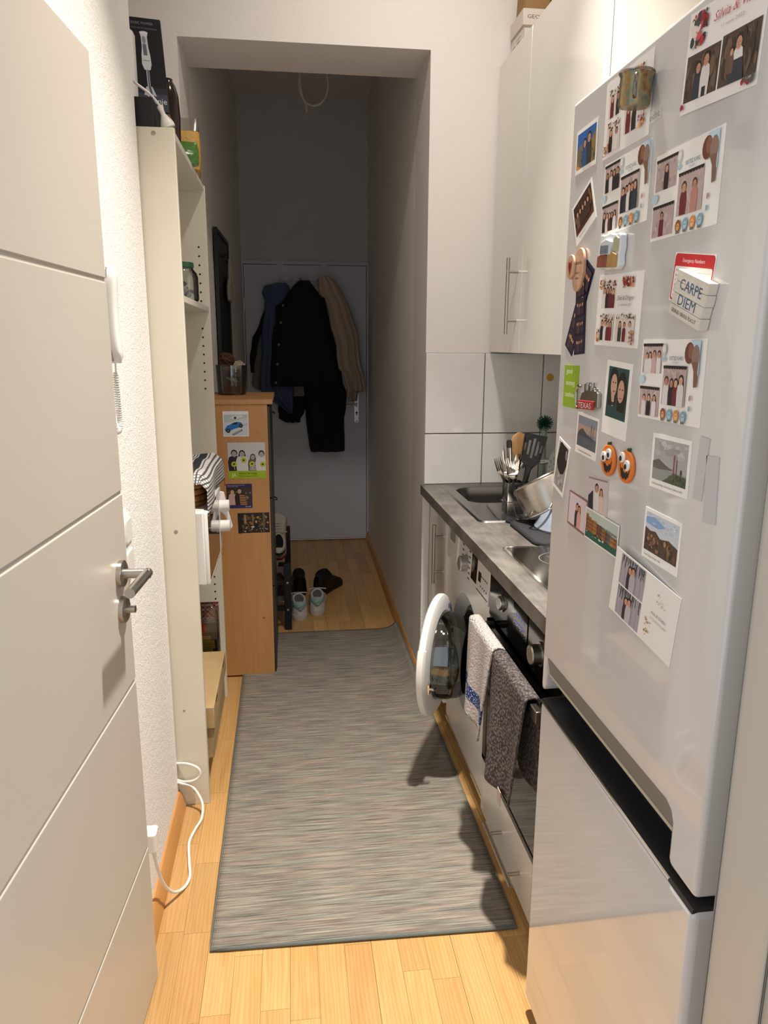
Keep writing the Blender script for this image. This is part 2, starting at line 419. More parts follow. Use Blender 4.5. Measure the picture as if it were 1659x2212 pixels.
# ------------------------------------------------------------------ back door with frame
d2 = tag(bpy.data.objects.new('door_2', None), 'dark flat door at the end of the corridor', None, None, 'structure'); COL.objects.link(d2); WM['door_2'] = Matrix.Identity(4)
build('door_leaf', B((-.286, 5.425, .012), (.563, 5.455, 1.975)), M_doorb, d2, bev=.003)
f = MB(); f.box((.566, 5.42, 0), (.577, 5.46, 2.0)).box((-.2985, 5.42, 0), (-.289, 5.46, 2.0)).box((-.2985, 5.43, 1.979), (.577, 5.46, 2.0))
build('frame', f, M_doorb, d2)
pl = build('handle_plate', B((.472, 5.419, .882), (.508, 5.425, 1.122)), mat('aluminium', '#c9ced6', .3, 1.0), d2, bev=.002)
h = MB(); h.tube([(.492, 5.42, 1.018), (.492, 5.385, 1.018)], .008, 12); h.tube([(.494, 5.383, 1.018), (.42, 5.38, 1.006), (.375, 5.38, 1.002)], .0075, 12)
build('lever_handle', h, mat('aluminium', '#c9ced6', .3, 1), d2)
h = MB(); h.cyl((.491, 5.4195, .955), (.491, 5.418, .955), .008, n=14).box((.488, 5.418, .935), (.494, 5.4195, .955))
build('keyhole', h, M_blackp, d2)
h = MB()
for z in (1.11, 1.0, .893): h.cyl((.491, 5.4195, z), (.491, 5.418, z), .0045, n=10)
build('screws', h, M_blackp, d2)
for z in (.3, 1.66):
    build('hinge', MB().cyl((-.291, 5.416, z), (-.291, 5.416, z + .09), .007, n=12), M_plastic, d2)

# ------------------------------------------------------------------ cable loop on the corridor ceiling
cb = MB(); cc = Vector((.165, 4.2, 2.74)); pts = [(.13, 4.2, 3.05), (.118, 4.2, 2.9)]
for i in range(17):
    a = PI * .86 + 2 * PI * i / 16; pts.append((cc.x + .074 * math.cos(a), 4.2 + .012 * math.sin(i * .4), cc.z + .098 * math.sin(a)))
pts += [(.104, 4.195, 2.69), (.125, 4.192, 2.64), (.128, 4.19, 2.605)]
cb.tube(catmull(pts, 4), .0052, 8)
lc = thing('lamp_cable', 'grey cable loop with bare wire ends hanging from the corridor ceiling', 'cable', (.13, 4.2, 3.05))
build('sheath', cb, mat('grey_cable', '#d5cfc3', .6), lc)
for dx in (-.008, 0, .009):
    build('wire', MB().tube([(.128, 4.19, 2.61), (.128 + dx, 4.188, 2.59), (.128 + dx * 2.2, 4.186, 2.575)], .0018, 6), mat('wire_end', '#c7c1b4', .5), lc)
# spotlight bar on the kitchen ceiling (above the frame)
cl = thing('ceiling_lamp', 'white ceiling spotlight bar with two heads', 'lamp', (.345, 1.62, ZC))
build('bar', MB().box((.325, 1.25, ZC - .025), (.365, 2.0, ZC)), M_plastic, cl, bev=.004)
for lp, aim, watts, spr in LAMPS:
    d_ = (Vector(aim) - Vector(lp)).normalized(); o_ = Vector(lp)
    build('spot_head', MB().lathe([(0, -.07), (.03, -.07), (.045, -.05), (.062, .004), (.058, .004), (.056, -.004), (0, -.004)], o_, d_, 28), M_plastic, cl)
    build('stem', MB().cyl(o_ - d_ * .06, (lp[0], lp[1], ZC - .02), .008, n=10), M_plastic, cl)
# ------------------------------------------------------------------ runner rug
RX0, RX1, RY0, RY1 = -.228, .541, 1.55, 3.585
def rugz(x, y):
    t = max(0, min(1, (y - 2.45) / .55)); t = t * t * (3 - 2 * t)
    e = max(0, (x - (RX1 - .10)) / .10)
    z = .0065 + t * (.035 * e ** 2.2)
    return z
def rugp(u, v):
    y = RY0 + (RY1 - RY0) * v; xl = RX0 + .010 * (1 - v); x = xl + (RX1 - xl) * u
    t = max(0, min(1, (y - 2.45) / .55))
    x2 = x - t * .014 * max(0, (u - .85) / .15) ** 2
    y2 = y + .018 * (1 - u) * (1 if v < .001 else (1 - v))
    return Vector((x2, y2 - .016 * (1 - v) * u * 0, rugz(x, y)))
rug = thing('rug', 'grey striped woven runner rug lying along the passage', 'rug', (.15, 2.5, 0))
build('weave', MB().grid(rugp, 40, 90), M_rug, rug, solid=.005, offset=-1)
edge = [rugp(0, i / 60) for i in range(61)] + [rugp(i / 24, 1) for i in range(1, 25)] + [rugp(1, 1 - i / 60) for i in range(1, 61)] + [rugp(1 - i / 24, 0) for i in range(1, 24)]
edge = [p + Vector((0, 0, -.0008)) for p in edge]
build('border', MB().tube(edge, .0055, 8, closed=True), mat('rug_binding', '#5d625f', .75, bump=(160, .6, .002)), rug, label='dark grey bound edge of the rug')
# ================================================================== KITCHEN
HZ = .887
def bar_handle(parent, p0, p1, out, posts, r=.006, m=None):
    """bar from p0 to p1, two posts back along -out"""
    p0, p1, out = Vector(p0), Vector(p1), Vector(out)
    h = MB(); h.cyl(p0, p1, r, n=14)
    for t in posts: q = p0.lerp(p1, t); h.cyl(q, q - out, .005, n=12)
    return build('handle', h, m or M_steel, parent, label='brushed steel bar handle')
# --- worktop with sink cut-out
SX0, SX1, SY0, SY1 = .645, .985, 2.555, 2.865     # bowl
ct = MB()
for a, b in (((.527, 1.345), (SX0, 2.94)), ((SX1, 1.345), (1.129, 2.94)), ((SX0, 1.345), (SX1, SY0)), ((SX0, SY1), (SX1, 2.94))):
    ct.box((*a, .849), (*b, HZ))
build('worktop', ct, M_counter, bev=0, label='dark concrete-look kitchen worktop with a thick front edge', cat='worktop')
# --- base cabinet at the far end
bc = thing('base_cabinet', 'narrow white base cabinet with a tall bar handle below the sink', 'cabinet', (.85, 2.76, 0))
cbm = MB(); cbm.box((.585, 2.613, .10), (1.12, 2.629, .72)).box((.585, 2.914, .10), (1.12, 2.93, .72)).box((.585, 2.613, .10), (1.12, 2.93, .116)).box((1.11, 2.613, .10), (1.12, 2.93, .72))
build('carcass', cbm, M_white, bc)
dr = build('door', B((.566, 2.615, .10), (.584, 2.928, .842)), M_gloss, bc, bev=.0015)
hd = bar_handle(dr, (.531, 2.655, .557), (.531, 2.655, .787), (-.036, 0, 0), (.2, .8), .0065)
for x in (.67, 1.07):
    for y in (2.65, 2.9): build('leg', MB().cyl((x, y, 0), (x, y, .10), .018, n=14), M_blackp, bc)
build('side_panel', B((.566, 2.592, .09), (.635, 2.610, .847)), M_white, label='white panel standing between base cabinet and washing machine', cat='panel', bev=.001)
# --- washing machine
wmx = .578; WY0, WY1 = 2.022, 2.586; OC = (2.278, .43)
wm = thing('washing_machine', 'white front-loading washing machine with its round door open', 'washing machine', (.85, 2.3, 0))
b = MB(); b.box((wmx + .012, WY0, .03), (1.10, WY0 + .012, .838)).box((wmx + .012, WY1 - .012, .03), (1.10, WY1, .838)).box((wmx + .012, WY0, .826), (1.10, WY1, .838)).box((1.09, WY0, .03), (1.10, WY1, .838)).box((wmx + .012, WY0, .03), (1.10, WY1, .045))
M_wm = mat('washer_white', '#dcd9d5', .25)
build('casing', b, M_wm, wm, bev=.003)
# front sheet with round opening, slightly bulging
n = 64; ang = [2 * PI * i / n for i in range(n)]
def sq(a):
    y0, y1, z0, z1 = WY0 - OC[0], WY1 - OC[0], .05 - OC[1], .688 - OC[1]
    c, s = math.cos(a), math.sin(a); k = 1e9
    for d, l in ((c, y1 if c > 0 else y0), (s, z1 if s > 0 else z0)):
        if abs(d) > 1e-6: k = min(k, l / d)
    return (c * k, s * k)
FP = lambda a, b, t: (wmx + t, OC[0] + a, OC[1] + b)
rings = [[FP(*sq(a), .012) for a in ang], [FP(*sq(a), 0) for a in ang], [FP(.235 * math.cos(a), .235 * math.sin(a), -.006) for a in ang], [FP(.205 * math.cos(a), .205 * math.sin(a), -.008) for a in ang],
         [FP(.198 * math.cos(a), .198 * math.sin(a), .004) for a in ang], [FP(.165 * math.cos(a), .165 * math.sin(a), .022) for a in ang], [FP(.163 * math.cos(a), .163 * math.sin(a), .05) for a in ang]]
def clampring(r): return [(x, min(max(y, WY0 + .001), WY1 - .001), z) for x, y, z in r]
build('front_panel', MB().loft([clampring(r) for r in rings], False), M_wm, wm)
g = MB(); g.lathe([(.166, .045), (.158, .02), (.148, .014), (.138, .03), (.136, .06), (.15, .09)], (wmx, *OC), (1, 0, 0), 48)
build('door_gasket', g, M_rubber, wm)
g = MB(); g.lathe([(.15, .09), (.2, .1), (.2, .38), (0, .38)], (wmx, *OC), (1, 0, 0), 40)
build('drum', g, mat('drum_steel', '#77767a', .35, 1.0), wm)
cp = build('control_panel', MB().prism([(WY0, .690), (WY1, .690), (WY1, .836), (WY0, .836)], lambda y, z, t: (wmx + t - (.836 - z) * .05, y, z), -.002, .014), M_wm, wm, bev=.003)
FW = lambda y, z, t=0: (wmx - .0025 - (.836 - z) * .05 - t, y, z)
kn = MB(); kn.lathe([(0, .026), (.022, .026), (.026, .022), (.028, 0), (.031, 0), (.031, -.002)], FW(2.30, .742), (-1, 0, 0), 32)
build('programme_knob', kn, mat('knob_silver', '#b5b2ad', .3, .6), wm)
build('display', MB().prism([(2.165, .715), (2.232, .715), (2.232, .805), (2.165, .805)], lambda y, z, t: FW(y, z, t), -.003, .001), M_blackg, wm)
build('display', MB().prism([(2.115, .735), (2.142, .735), (2.142, .765), (2.115, .765)], lambda y, z, t: FW(y, z, t), -.003, .001), M_blackg, wm)
dw = MB().prism(rrect(2.42, .70, 2.575, .828, .03), lambda y, z, t: FW(y, z, t), -.003, .004)
ddr = build('detergent_drawer', dw, M_wm, wm, bev=.003)
build('drawer_grip', MB().prism(rrect(2.46, .765, 2.54, .80, .008), lambda y, z, t: FW(y, z, t), .003, .0048), mat('grip_grey', '#8f8c88', .4), ddr)
mk = MB(); rr = random.Random(3)
for i in range(7):
    for y in (2.252, 2.345):
        z = .70 + i * .018; mk.prism([(y, z), (y + .02, z), (y + .02, z + .004), (y, z + .004)], lambda a, b, t: FW(a, b, t), -.002, .0006)
for i in range(4):
    mk.prism([(2.04 + i * .02, .755), (2.052 + i * .02, .755), (2.052 + i * .02, .758), (2.04 + i * .02, .758)], lambda a, b, t: FW(a, b, t), -.002, .0006)
    mk.cyl(FW(2.045 + i * .022, .725, -.002), FW(2.045 + i * .022, .725, .0012), .0028, n=10)
mk.prism([(2.03, .702), (2.16, .702), (2.16, .705), (2.03, .705)], lambda a, b, t: FW(a, b, t), -.002, .0006)
build('panel_print', mk, mat('print_grey', '#4a4846', .5), wm, kind='stuff')
build('kick_trim', B((wmx - .004, WY0 + .01, .042), (wmx + .004, WY1 - .01, .05)), M_chrome, wm)
for y in (2.07, 2.54):
    for x in (.67, 1.05): build('foot', MB().cyl((x, y, 0), (x, y, .032), .02, n=14), M_blackp, wm)
# open door: hinge at the far side, swung 30 degrees
th = math.radians(26); hy = OC[0] + .195; hinge = Vector((wmx - .012, hy, OC[1]))
u = Vector((-math.sin(th), -math.cos(th), 0)); nrm = Vector((math.cos(th), -math.sin(th), 0)); dc = hinge + u * .2
wdr = MB(); wdr.lathe([(.146, .010), (.150, .015), (.186, .012), (.199, .006), (.203, -.002), (.202, -.012), (.196, -.017), (.152, -.019), (.146, .010)], dc, nrm, 64)
drr = build('door', wdr, mat('washer_door_white', '#e8e6e2', .25), wm, label='white ring of the open porthole door')
bw = MB(); bw.lathe([(.147, -.02), (.146, .02), (.142, .05), (.132, .085), (.118, .105), (.0, .112)], dc, nrm, 48)
build('door_glass', bw, glass('porthole_glass', '#b9c0c0', .10), drr, solid=.004, label='clear bowl-shaped porthole glass')
hg = MB(); hg.obox(hinge + Vector((.006, -.0, 0)) - u * .004, u * .016, nrm * .012, Vector((0, 0, .05)))
build('door_hinge', hg, M_rubber, drr)
lt = MB(); e = dc + u * .176 + Vector((0, 0, -.045)); lt.tube([e + nrm * .018, e + nrm * .034, e + nrm * .036 - u * .012], .0045, 8); lt.obox(e + nrm * .02, u * .009, nrm * .003, Vector((0, 0, .016)))
build('latch_hook', lt, M_chrome, drr)
gp = MB(); gp.loft([[dc + (u * math.cos(a) + Vector((0, 0, 1)) * math.sin(a)) * r + nrm * q for r, q in ((.197, -.019), (.208, -.014), (.209, .004), (.203, .010), (.192, .012))] for a in [math.radians(-38 + 76 * i / 14 - 14) for i in range(15)]], True, closed=True)
build('door_grip', gp, M_plastic, drr)
lb = MB(); q = dc + nrm * .0235; z_ = Vector((0, 0, 1))
for i, (a, w_) in enumerate(((60, .012), (66, .02), (72, .016))):
    a = math.radians(a); c_ = q + (u * -math.cos(a) + z_ * math.sin(a)) * .164; lb.obox(c_, u * .0035, z_ * w_ * .5, nrm * .0006)
build('door_print', lb, mat('label_blue', '#3b4a86', .5), drr)
# --- oven
ox = .572; OY0, OY1 = 1.415, 2.012
ov = thing('oven', 'built-in black glass oven with steel controls under the worktop', 'oven', (.85, 1.71, 0))
build('housing', B((ox + .022, OY0 + .02, .215), (1.10, OY1 - .02, .84)), M_blackm, ov)
build('fascia', B((ox, OY0, .674), (ox + .02, OY1, .842)), mat('oven_fascia', '#151311', .09, 0, .5), ov, bev=.002, label='dark reflective oven control panel')
dg = build('door_glass', B((ox - .004, OY0, .208), (ox + .02, OY1, .662)), M_blackg, ov, bev=.002, label='black glass oven door')
fr = MB(); fr.box((ox - .006, OY1 - .03, .208), (ox + .018, OY1, .662)).box((ox - .006, OY0, .208), (ox + .018, OY0 + .03, .662)).box((ox - .006, OY0, .208), (ox + .018, OY1, .222)).box((ox - .006, OY0, .648), (ox + .018, OY1, .662))
build('door_frame', fr, M_dsteel, dg)
hb = MB(); hb.obox((.517, 1.69, .667), (.008, 0, 0), (0, .29, 0), (0, 0, .014))
for y in (1.43, 1.95): hb.box((.520, y - .012, .655), (ox, y + .012, .672))
build('door_handle', hb, M_dsteel, dg, bev=.002, label='flat steel oven handle bar')
def knob(y, z, r, parent, m, d=.028):
    k = MB(); k.lathe([(0, d), (r * .9, d), (r, d - .003), (r, .004), (r * 1.22, .004), (r * 1.25, 0)], (ox, y, z), (-1, 0, 0), 28); return build('knob', k, m, parent)
knob(1.56, .742, .024, ov, M_steel); knob(1.885, .752, .02, ov, M_steel, .012)
dsp = build('display', B((ox - .002, 1.66, .72), (ox + .01, 1.775, .80)), M_blackg, ov)
seg7 = MB()
for i in range(4): seg7.box((ox - .0025, 1.685 + i * .02, .748), (ox - .0018, 1.697 + i * .02, .752)); seg7.box((ox - .0025, 1.685 + i * .02, .765), (ox - .0018, 1.688 + i * .02, .775))
build('display_digits', seg7, mat('blue_digits', '#3a5cc0', .4, emit=.6), dsp)
# --- drawer below the oven
od = thing('drawer_unit', 'low white gloss drawer with a bar handle under the oven', 'drawer', (.85, 1.71, 0))
dbx = MB(); dbx.box((.60, OY0 + .01, .06), (1.08, OY0 + .022, .18)).box((.60, OY1 - .022, .06), (1.08, OY1 - .01, .18)).box((.60, OY0 + .01, .06), (1.08, OY1 - .01, .068)).box((1.07, OY0 + .01, .06), (1.08, OY1 - .01, .18))
build('drawer_box', dbx, M_white, od)
df = build('drawer_front', B((.568, OY0, .028), (.588, OY1, .200)), M_gloss, od, bev=.0015)
bar_handle(df, (.531, 1.571, .105), (.531, 1.832, .105), (-.038, 0, 0), (.18, .82), .0065)
for y in (1.47, 1.95): build('leg', MB().cyl((.70, y, 0), (.70, y, .06), .018, n=12), M_blackp, od)
build('plinth', B((.615, 1.40, 0), (.63, 2.93, .028)), mat('plinth_dark', '#3a2c1e', .6), label='dark recessed plinth along the floor under the kitchen fronts', cat='plinth')
# --- sink
sk = thing('sink', 'stainless steel inset sink with grooved draining board', 'sink', (.83, 2.6, HZ))
outer = rrect(.600, 2.262, 1.075, 2.925, .03, 8); inner = rrect(SX0, SY0, SX1, SY1, .07, 8)
m1 = MB(); F3 = lambda a, b, t: (a, b, t)
o2 = rrect(.606, 2.268, 1.069, 2.919, .026, 8); o3 = rrect(.614, 2.276, 1.061, 2.911, .022, 8)
cx, cy = (SX0 + SX1) / 2, (SY0 + SY1) / 2
sh = lambda k, dz: [(cx + (a - cx) * k, max(cy + (b_ - cy) * k, 2.552 if dz > -.03 else 2.635 + (b_ - cy) * .02), HZ + dz) for a, b_ in inner]
m1.loft([[(a, b_, HZ) for a, b_ in outer], [(a, b_, HZ + .005) for a, b_ in o2], [(a, b_, HZ + .002) for a, b_ in o3], sh(1.04, .002), sh(1.0, -.002), sh(.97, -.02), sh(.96, -.04), sh(.94, -.12), sh(.88, -.135), sh(.1, -.14)], False)
m1.add(sh(.1, -.14), [tuple(range(len(inner)))])
build('basin', m1, M_sink, sk)
for i in range(5):
    x = .675 + i * .07
    build('drain_rib', MB().tube([(x, 2.30, HZ + .0022), (x + .004, 2.36, HZ + .004), (x + .012, 2.44, HZ + .004), (x + .02, 2.52, HZ + .0022)], .004, 8), M_sink, sk)
build('drain', MB().lathe([(0, .003), (.03, .003), (.034, 0)], (cx, cy, HZ - .139), (0, 0, 1), 20), M_chrome, sk)
# --- tap
fa = thing('tap', 'chrome mixer tap with a horizontal spout behind the sink', 'tap', (1.09, 2.66, HZ))
build('body', MB().cyl((1.09, 2.66, HZ), (1.09, 2.66, 1.05), .02, n=18), M_chrome, fa)
build('spout', MB().tube(catmull([(1.09, 2.66, 1.02), (1.04, 2.68, 1.018), (.96, 2.71, 1.012), (.90, 2.74, 1.006), (.885, 2.745, .985)], 5), .011, 12), M_chrome, fa)
build('lever', MB().tube([(1.09, 2.66, 1.05), (1.08, 2.65, 1.075), (1.0, 2.64, 1.085)], .007, 10), M_chrome, fa)
# --- hob
hbm = thing('hob', 'black glass hob with a steel rim set into the worktop', 'hob', (.83, 1.68, HZ))
build('rim', MB().plate(rrect(.586, 1.43, 1.09, 1.955, .008, 3), rrect(.594, 1.438, 1.082, 1.947, .006, 3), F3, HZ, HZ + .006), M_chrome, hbm)
build('glass_top', MB().prism(rrect(.592, 1.436, 1.084, 1.949, .006, 3), F3, HZ, HZ + .005), mat('hob_glass', '#1b1916', .12, .35, .6), hbm)
for x, y, r in ((.72, 1.57, .085), (.72, 1.82, .07), (.95, 1.57, .07), (.95, 1.82, .085)):
    build('cooking_zone', MB().plate([(x + r * math.cos(a), y + r * math.sin(a)) for a in ang], [(x + (r - .003) * math.cos(a), y + (r - .003) * math.sin(a)) for a in ang], F3, HZ + .005, HZ + .0054), mat('zone_ring', '#6b6862', .4), hbm)
# --- wall cabinets
def wallcab(name, label, y0, y1, hy_):
    t = thing(name, label, 'cabinet', (.97, (y0 + y1) / 2, 1.425))
    c = MB(); c.box((.818, y0, 1.418), (1.138, y0 + .016, 2.436)).box((.818, y1 - .016, 1.418), (1.138, y1, 2.436)).box((.818, y0, 1.418), (1.138, y1, 1.434)).box((.818, y0, 2.42), (1.138, y1, 2.436)).box((1.128, y0, 1.418), (1.138, y1, 2.436)).box((.818, y0, 1.9), (1.12, y1, 1.916))
    build('carcass', c, M_white, t)
    d = build('door', B((.798, y0 + .0015, 1.418), (.816, y1 - .0015, 2.438)), M_gloss, t, bev=.0012)
    bar_handle(d, (.762, hy_, 1.483), (.762, hy_, 1.738), (-.036, 0, 0), (.18, .82), .0062)
wallcab('wall_cabinet', 'narrow white gloss wall cabinet with a steel bar handle beside the tiles', 2.562, 2.938, 2.607)
wallcab('wall_cabinet', 'wide white gloss wall cabinet partly hidden behind the fridge top', 1.962, 2.560, 2.01)

# --- fridge
FX = .489; FY0, FY1 = .742, 1.322
fg = thing('fridge', 'tall white fridge freezer covered with photos and magnets', 'fridge', (.85, 1.03, 0))
build('cabinet', B((.556, FY0 + .004, .03), (1.11, FY1 - .004, 1.838)), M_fridge, fg, bev=.006)
nz = .852
up = [(FY0, .772), (FY0 + .062, .772), (FY0 + .066, .785), (FY0 + .066, nz - .02), (FY0 + .072, nz - .006), (FY0 + .086, nz), (FY1 - .006, nz), (FY1, nz), (FY1, 1.845), (FY0, 1.845)]
up = [(FY0, .772), (.806, .772), (.812, .782), (.812, nz - .018), (.818, nz - .006), (.83, nz), (1.298, nz), (1.306, nz - .006), (1.308, nz - .014), (1.308, .79), (FY1, .772), (FY1, 1.845), (FY0, 1.845)]
ud = build('fridge_door', MB().prism(up, lambda y, z, t: (FX + t, y, z), 0, .062), M_fridge, fg, bev=.010, seg=4, label='upper fridge door with a recessed grip along its lower edge')
fd = build('freezer_door', MB().prism([(FY0, .04), (FY1, .04), (FY1, .752), (FY0, .752)], lambda y, z, t: (FX + t, y, z), 0, .062), M_fridge, fg, bev=.010, seg=4, label='lower freezer door')
gi = MB(); gi.loft([[(FX + .003, y, nz + .002), (FX + .011, y, nz - .036), (FX + .030, y, nz - .036), (FX + .05, y, nz + .002)] for y in (.813, 1.307)], True)
build('grip_lip', MB().box((FX + .010, .813, nz - .042), (FX + .030, 1.307, nz - .036)), mat('grip_lip_cream', '#b5ae9c', .4), ud)
build('grip_top', gi, mat('grip_grey_plastic', '#75716c', .4), ud)
gb = MB(); gb.box((FX + .048, .80, .745), (FX + .06, 1.315, nz)); build('grip_back', gb, mat('grip_dark', '#1a1c20', .4), ud)
tb = MB(); tb.loft([[(FX + .001, y, .748), (FX + .003, y, .7545), (FX + .012, y, .757), (FX + .05, y, .757), (FX + .05, y, .748)] for y in (FY0 + .004, FY1 - .002)], True)
build('top_trim', tb, mat('dark_trim', '#26272a', .35), fd)
build('trim_highlight', MB().tube([(FX + .0012, FY0 + .06, .7535), (FX + .0012, FY1 - .004, .7535)], .003, 8), M_chrome, fd)
for y in (FY0 + .05, FY1 - .05): build('foot', MB().cyl((.58, y, 0), (.58, y, .035), .018, n=12), M_blackp, fg); build('foot', MB().cyl((1.06, y, 0), (1.06, y, .035), .018, n=12), M_blackp, fg)
# ================================================================== FLAT PRINTS
RR = random.Random(21)
_txt = {}
def textmesh(s, shear=0):
    k = (s, shear)
    if k not in _txt:
        cu = bpy.data.curves.new('t', 'FONT'); cu.body = s; cu.size = 1; cu.shear = shear; cu.align_x = 'LEFT'; cu.resolution_u = 2
        ob = bpy.data.objects.new('t', cu); COL.objects.link(ob)
        me = bpy.data.meshes.new_from_object(ob)
        vs = [(v.co.x, v.co.y) for v in me.vertices]; fs = [tuple(p.vertices) for p in me.polygons]
        bpy.data.objects.remove(ob); bpy.data.curves.remove(cu); bpy.data.meshes.remove(me)
        _txt[k] = (vs, fs)
    return _txt[k]
class Pr:
    """a print drawn in millimetres, y up, on a paper of w x h mm"""
    def __init__(s, w, h, paper='#f0eeea', t=.5): s.w, s.h, s.t = w, h, t; s.L = []; s.paper = paper
    def poly(s, pts, c): s.L.append((list(pts), [tuple(range(len(pts)))], lin(c))); return s
    def rect(s, x0, y0, x1, y1, c): return s.poly([(x0, y0), (x1, y0), (x1, y1), (x0, y1)], c)
    def ell(s, cx, cy, rx, ry, c, n=14): return s.poly([(cx + rx * math.cos(2 * PI * i / n), cy + ry * math.sin(2 * PI * i / n)) for i in range(n)], c)
    def text(s, str_, x, y, size, c, rot=0, shear=0, width=None):
        vs, fs = textmesh(str_, shear)
        if not vs: return s
        wx = max(v[0] for v in vs); kx = size if width is None else width / wx
        ca, sa = math.cos(rot), math.sin(rot)
        s.L.append(([(x + (a * kx) * ca - b * size * sa, y + (a * kx) * sa + b * size * ca) for a, b in vs], fs, lin(c))); return s
    def line(s, x0, y0, x1, y1, wd, c):
        d = Vector((x1 - x0, y1 - y0)).normalized() * wd / 2; nx, ny = -d.y, d.x
        return s.poly([(x0 + nx, y0 + ny), (x0 - nx, y0 - ny), (x1 - nx, y1 - ny), (x1 + nx, y1 + ny)], c)
    def speck(s, x0, y0, x1, y1, n, cols, r0, r1, asp=1, k=7):
        for _ in range(n):
            r = RR.uniform(r0, r1); cx = RR.uniform(x0 + r, x1 - r); cy = RR.uniform(y0 + r * asp, y1 - r * asp); a0 = RR.random() * 6
            s.poly([(cx + r * RR.uniform(.7, 1) * math.cos(a0 + 2 * PI * i / k), cy + r * asp * RR.uniform(.7, 1) * math.sin(a0 + 2 * PI * i / k)) for i in range(k)], RR.choice(cols))
        return s
    def person(s, x, y, h, cloth, hair='#1d1512', skin='#c89274', long=False, wd=.30, face=True):
        hw = h * wd * 1.15; r = h * .14
        hc = y + h - r * 1.25
        if long: s.poly([(x - r * 1.15, hc), (x - r * 1.5, hc - r * 2.8), (x + r * 1.5, hc - r * 2.8), (x + r * 1.15, hc)], hair)
        s.poly([(x - hw * .55, y), (x - hw * .62, y + h * .45), (x - hw * .5, y + h * .66), (x - r * .5, y + h * .74), (x + r * .5, y + h * .74), (x + hw * .5, y + h * .66), (x + hw * .62, y + h * .45), (x + hw * .55, y)], cloth)
        s.rect(x - r * .4, y + h * .68, x + r * .4, hc, skin)
        s.ell(x, hc + r * .2, r * 1.08, r * 1.2, hair, 12); s.ell(x, hc - r * .12, r * .82, r * 1.0, skin, 12)
        if face and r > 1.6:
            for q in (-.32, .32): s.ell(x + q * r, hc, r * .11, r * .09, '#2a1c18', 6)
            s.rect(x - r * .28, hc - r * .5, x + r * .28, hc - r * .42, '#8d4a42')
        return s
    def group(s, x0, y0, x1, y1, n, cloths, bgc, h=.8, specks=None, banner=None):
        s.rect(x0, y0, x1, y1, bgc)
        if specks: s.speck(x0, y0, x1, y1, specks[0], specks[1], specks[2], specks[3])
        H = (y1 - y0) * h
        for i in range(n):
            s.person(x0 + (x1 - x0) * (i + .5 + RR.uniform(-.1, .1)) / n * .84 + (x1 - x0) * .08, y0, H * RR.uniform(.86, 1.0), cloths[i % len(cloths)], RR.choice(['#1a1210', '#2c1c14', '#40291c']), RR.choice(['#c89274', '#d5a384', '#b98467']), RR.random() < .5, .30)
        if banner:
            s.rect(x0, y1 - banner * .45, x1, y1, '#15130f')
            for i in range(9): s.ell(x0 + (x1 - x0) * (i + .5) / 9, y1 - banner * .5, (x1 - x0) / 20, banner * .35, '#15130f', 8)
        return s
    def mesh(s, O, U, V, Nn, bend=0):
        """paper slab + layers; O = centre on the surface, N = outward"""
        O, U, V, Nn = map(Vector, (O, U, V, Nn)); mb = MB(); w, h = s.w / 1000, s.h / 1000
        bz = lambda x, y: bend * (.5 - x / w)
        P = lambda x, y, t: O + U * x + V * y + Nn * (t + bz(x, y))
        k = 1
        top = [P(-w / 2 + w * i / k, -h / 2, s.t / 1000) for i in range(k + 1)] + [P(w / 2 - w * i / k, h / 2, s.t / 1000) for i in range(k + 1)]
        bot = [P(-w / 2 + w * i / k, -h / 2, 0) for i in range(k + 1)] + [P(w / 2 - w * i / k, h / 2, 0) for i in range(k + 1)]
        m = len(top); pc = lin(s.paper)
        for i in range(k):
            mb.add([top[i], top[i + 1], top[m - 2 - i], top[m - 1 - i]], [(0, 1, 2, 3)], 0, pc)
        for i in range(m): j = (i + 1) % m; mb.add([bot[i], bot[j], top[j], top[i]], [(0, 1, 2, 3)], 0, pc)
        mb.add(list(reversed(bot)), [tuple(range(m))], 0, pc)
        for q, (pts, fs, c) in enumerate(s.L):
            t = s.t / 1000 + .00002 + .000012 * q
            mb.add([P(min(max(a, 0), s.w) / 1000 - w / 2, min(max(b, 0), s.h) / 1000 - h / 2, t) for a, b in pts], fs, 0, c)
        return mb
def on_fridge(name, label, pr, cy, cz, rot, lift=.0002, cat='photo', bend=0, group='photos on the fridge door'):
    a = math.radians(rot); U = Vector((0, -math.cos(a), math.sin(a))); V = Vector((0, math.sin(a), math.cos(a)))
    return build(name, pr.mesh((FX - lift, cy, cz), U, V, (-1, 0, 0), bend), M_print, smooth=False, label=label, cat=cat, group=group)
WHITE = '#efedea'
# polaroid-like frames
def frame_photo(w, h, b, bb): return Pr(w, h), (b, bb, w - b, h - b)
# A mountain selfie
p, (x0, y0, x1, y1) = frame_photo(87, 67, 5, 7)
p.rect(x0, y0, x1, y1, '#2f5fa8').poly([(x0, y0), (x0, 38), (22, 44), (40, 36), (60, 40), (x1, 55), (x1, y0)], '#6b6a5e').poly([(55, y0), (60, 38), (x1, 52), (x1, y0)], '#8a7446').speck(x0, y0, x1, 34, 30, ['#57594f', '#7a6d4a', '#3f4436', '#8f8056'], 2, 6)
p.person(38, y0, 42, '#2c4f86', long=True).person(56, y0, 48, '#34363a').poly([(x0, y0), (x0, y0 + 8), (26, y0)], '#c9935f')
on_fridge('photo', 'white-bordered photo of two people before blue sky and mountains', p, 1.252, 1.760, 1)
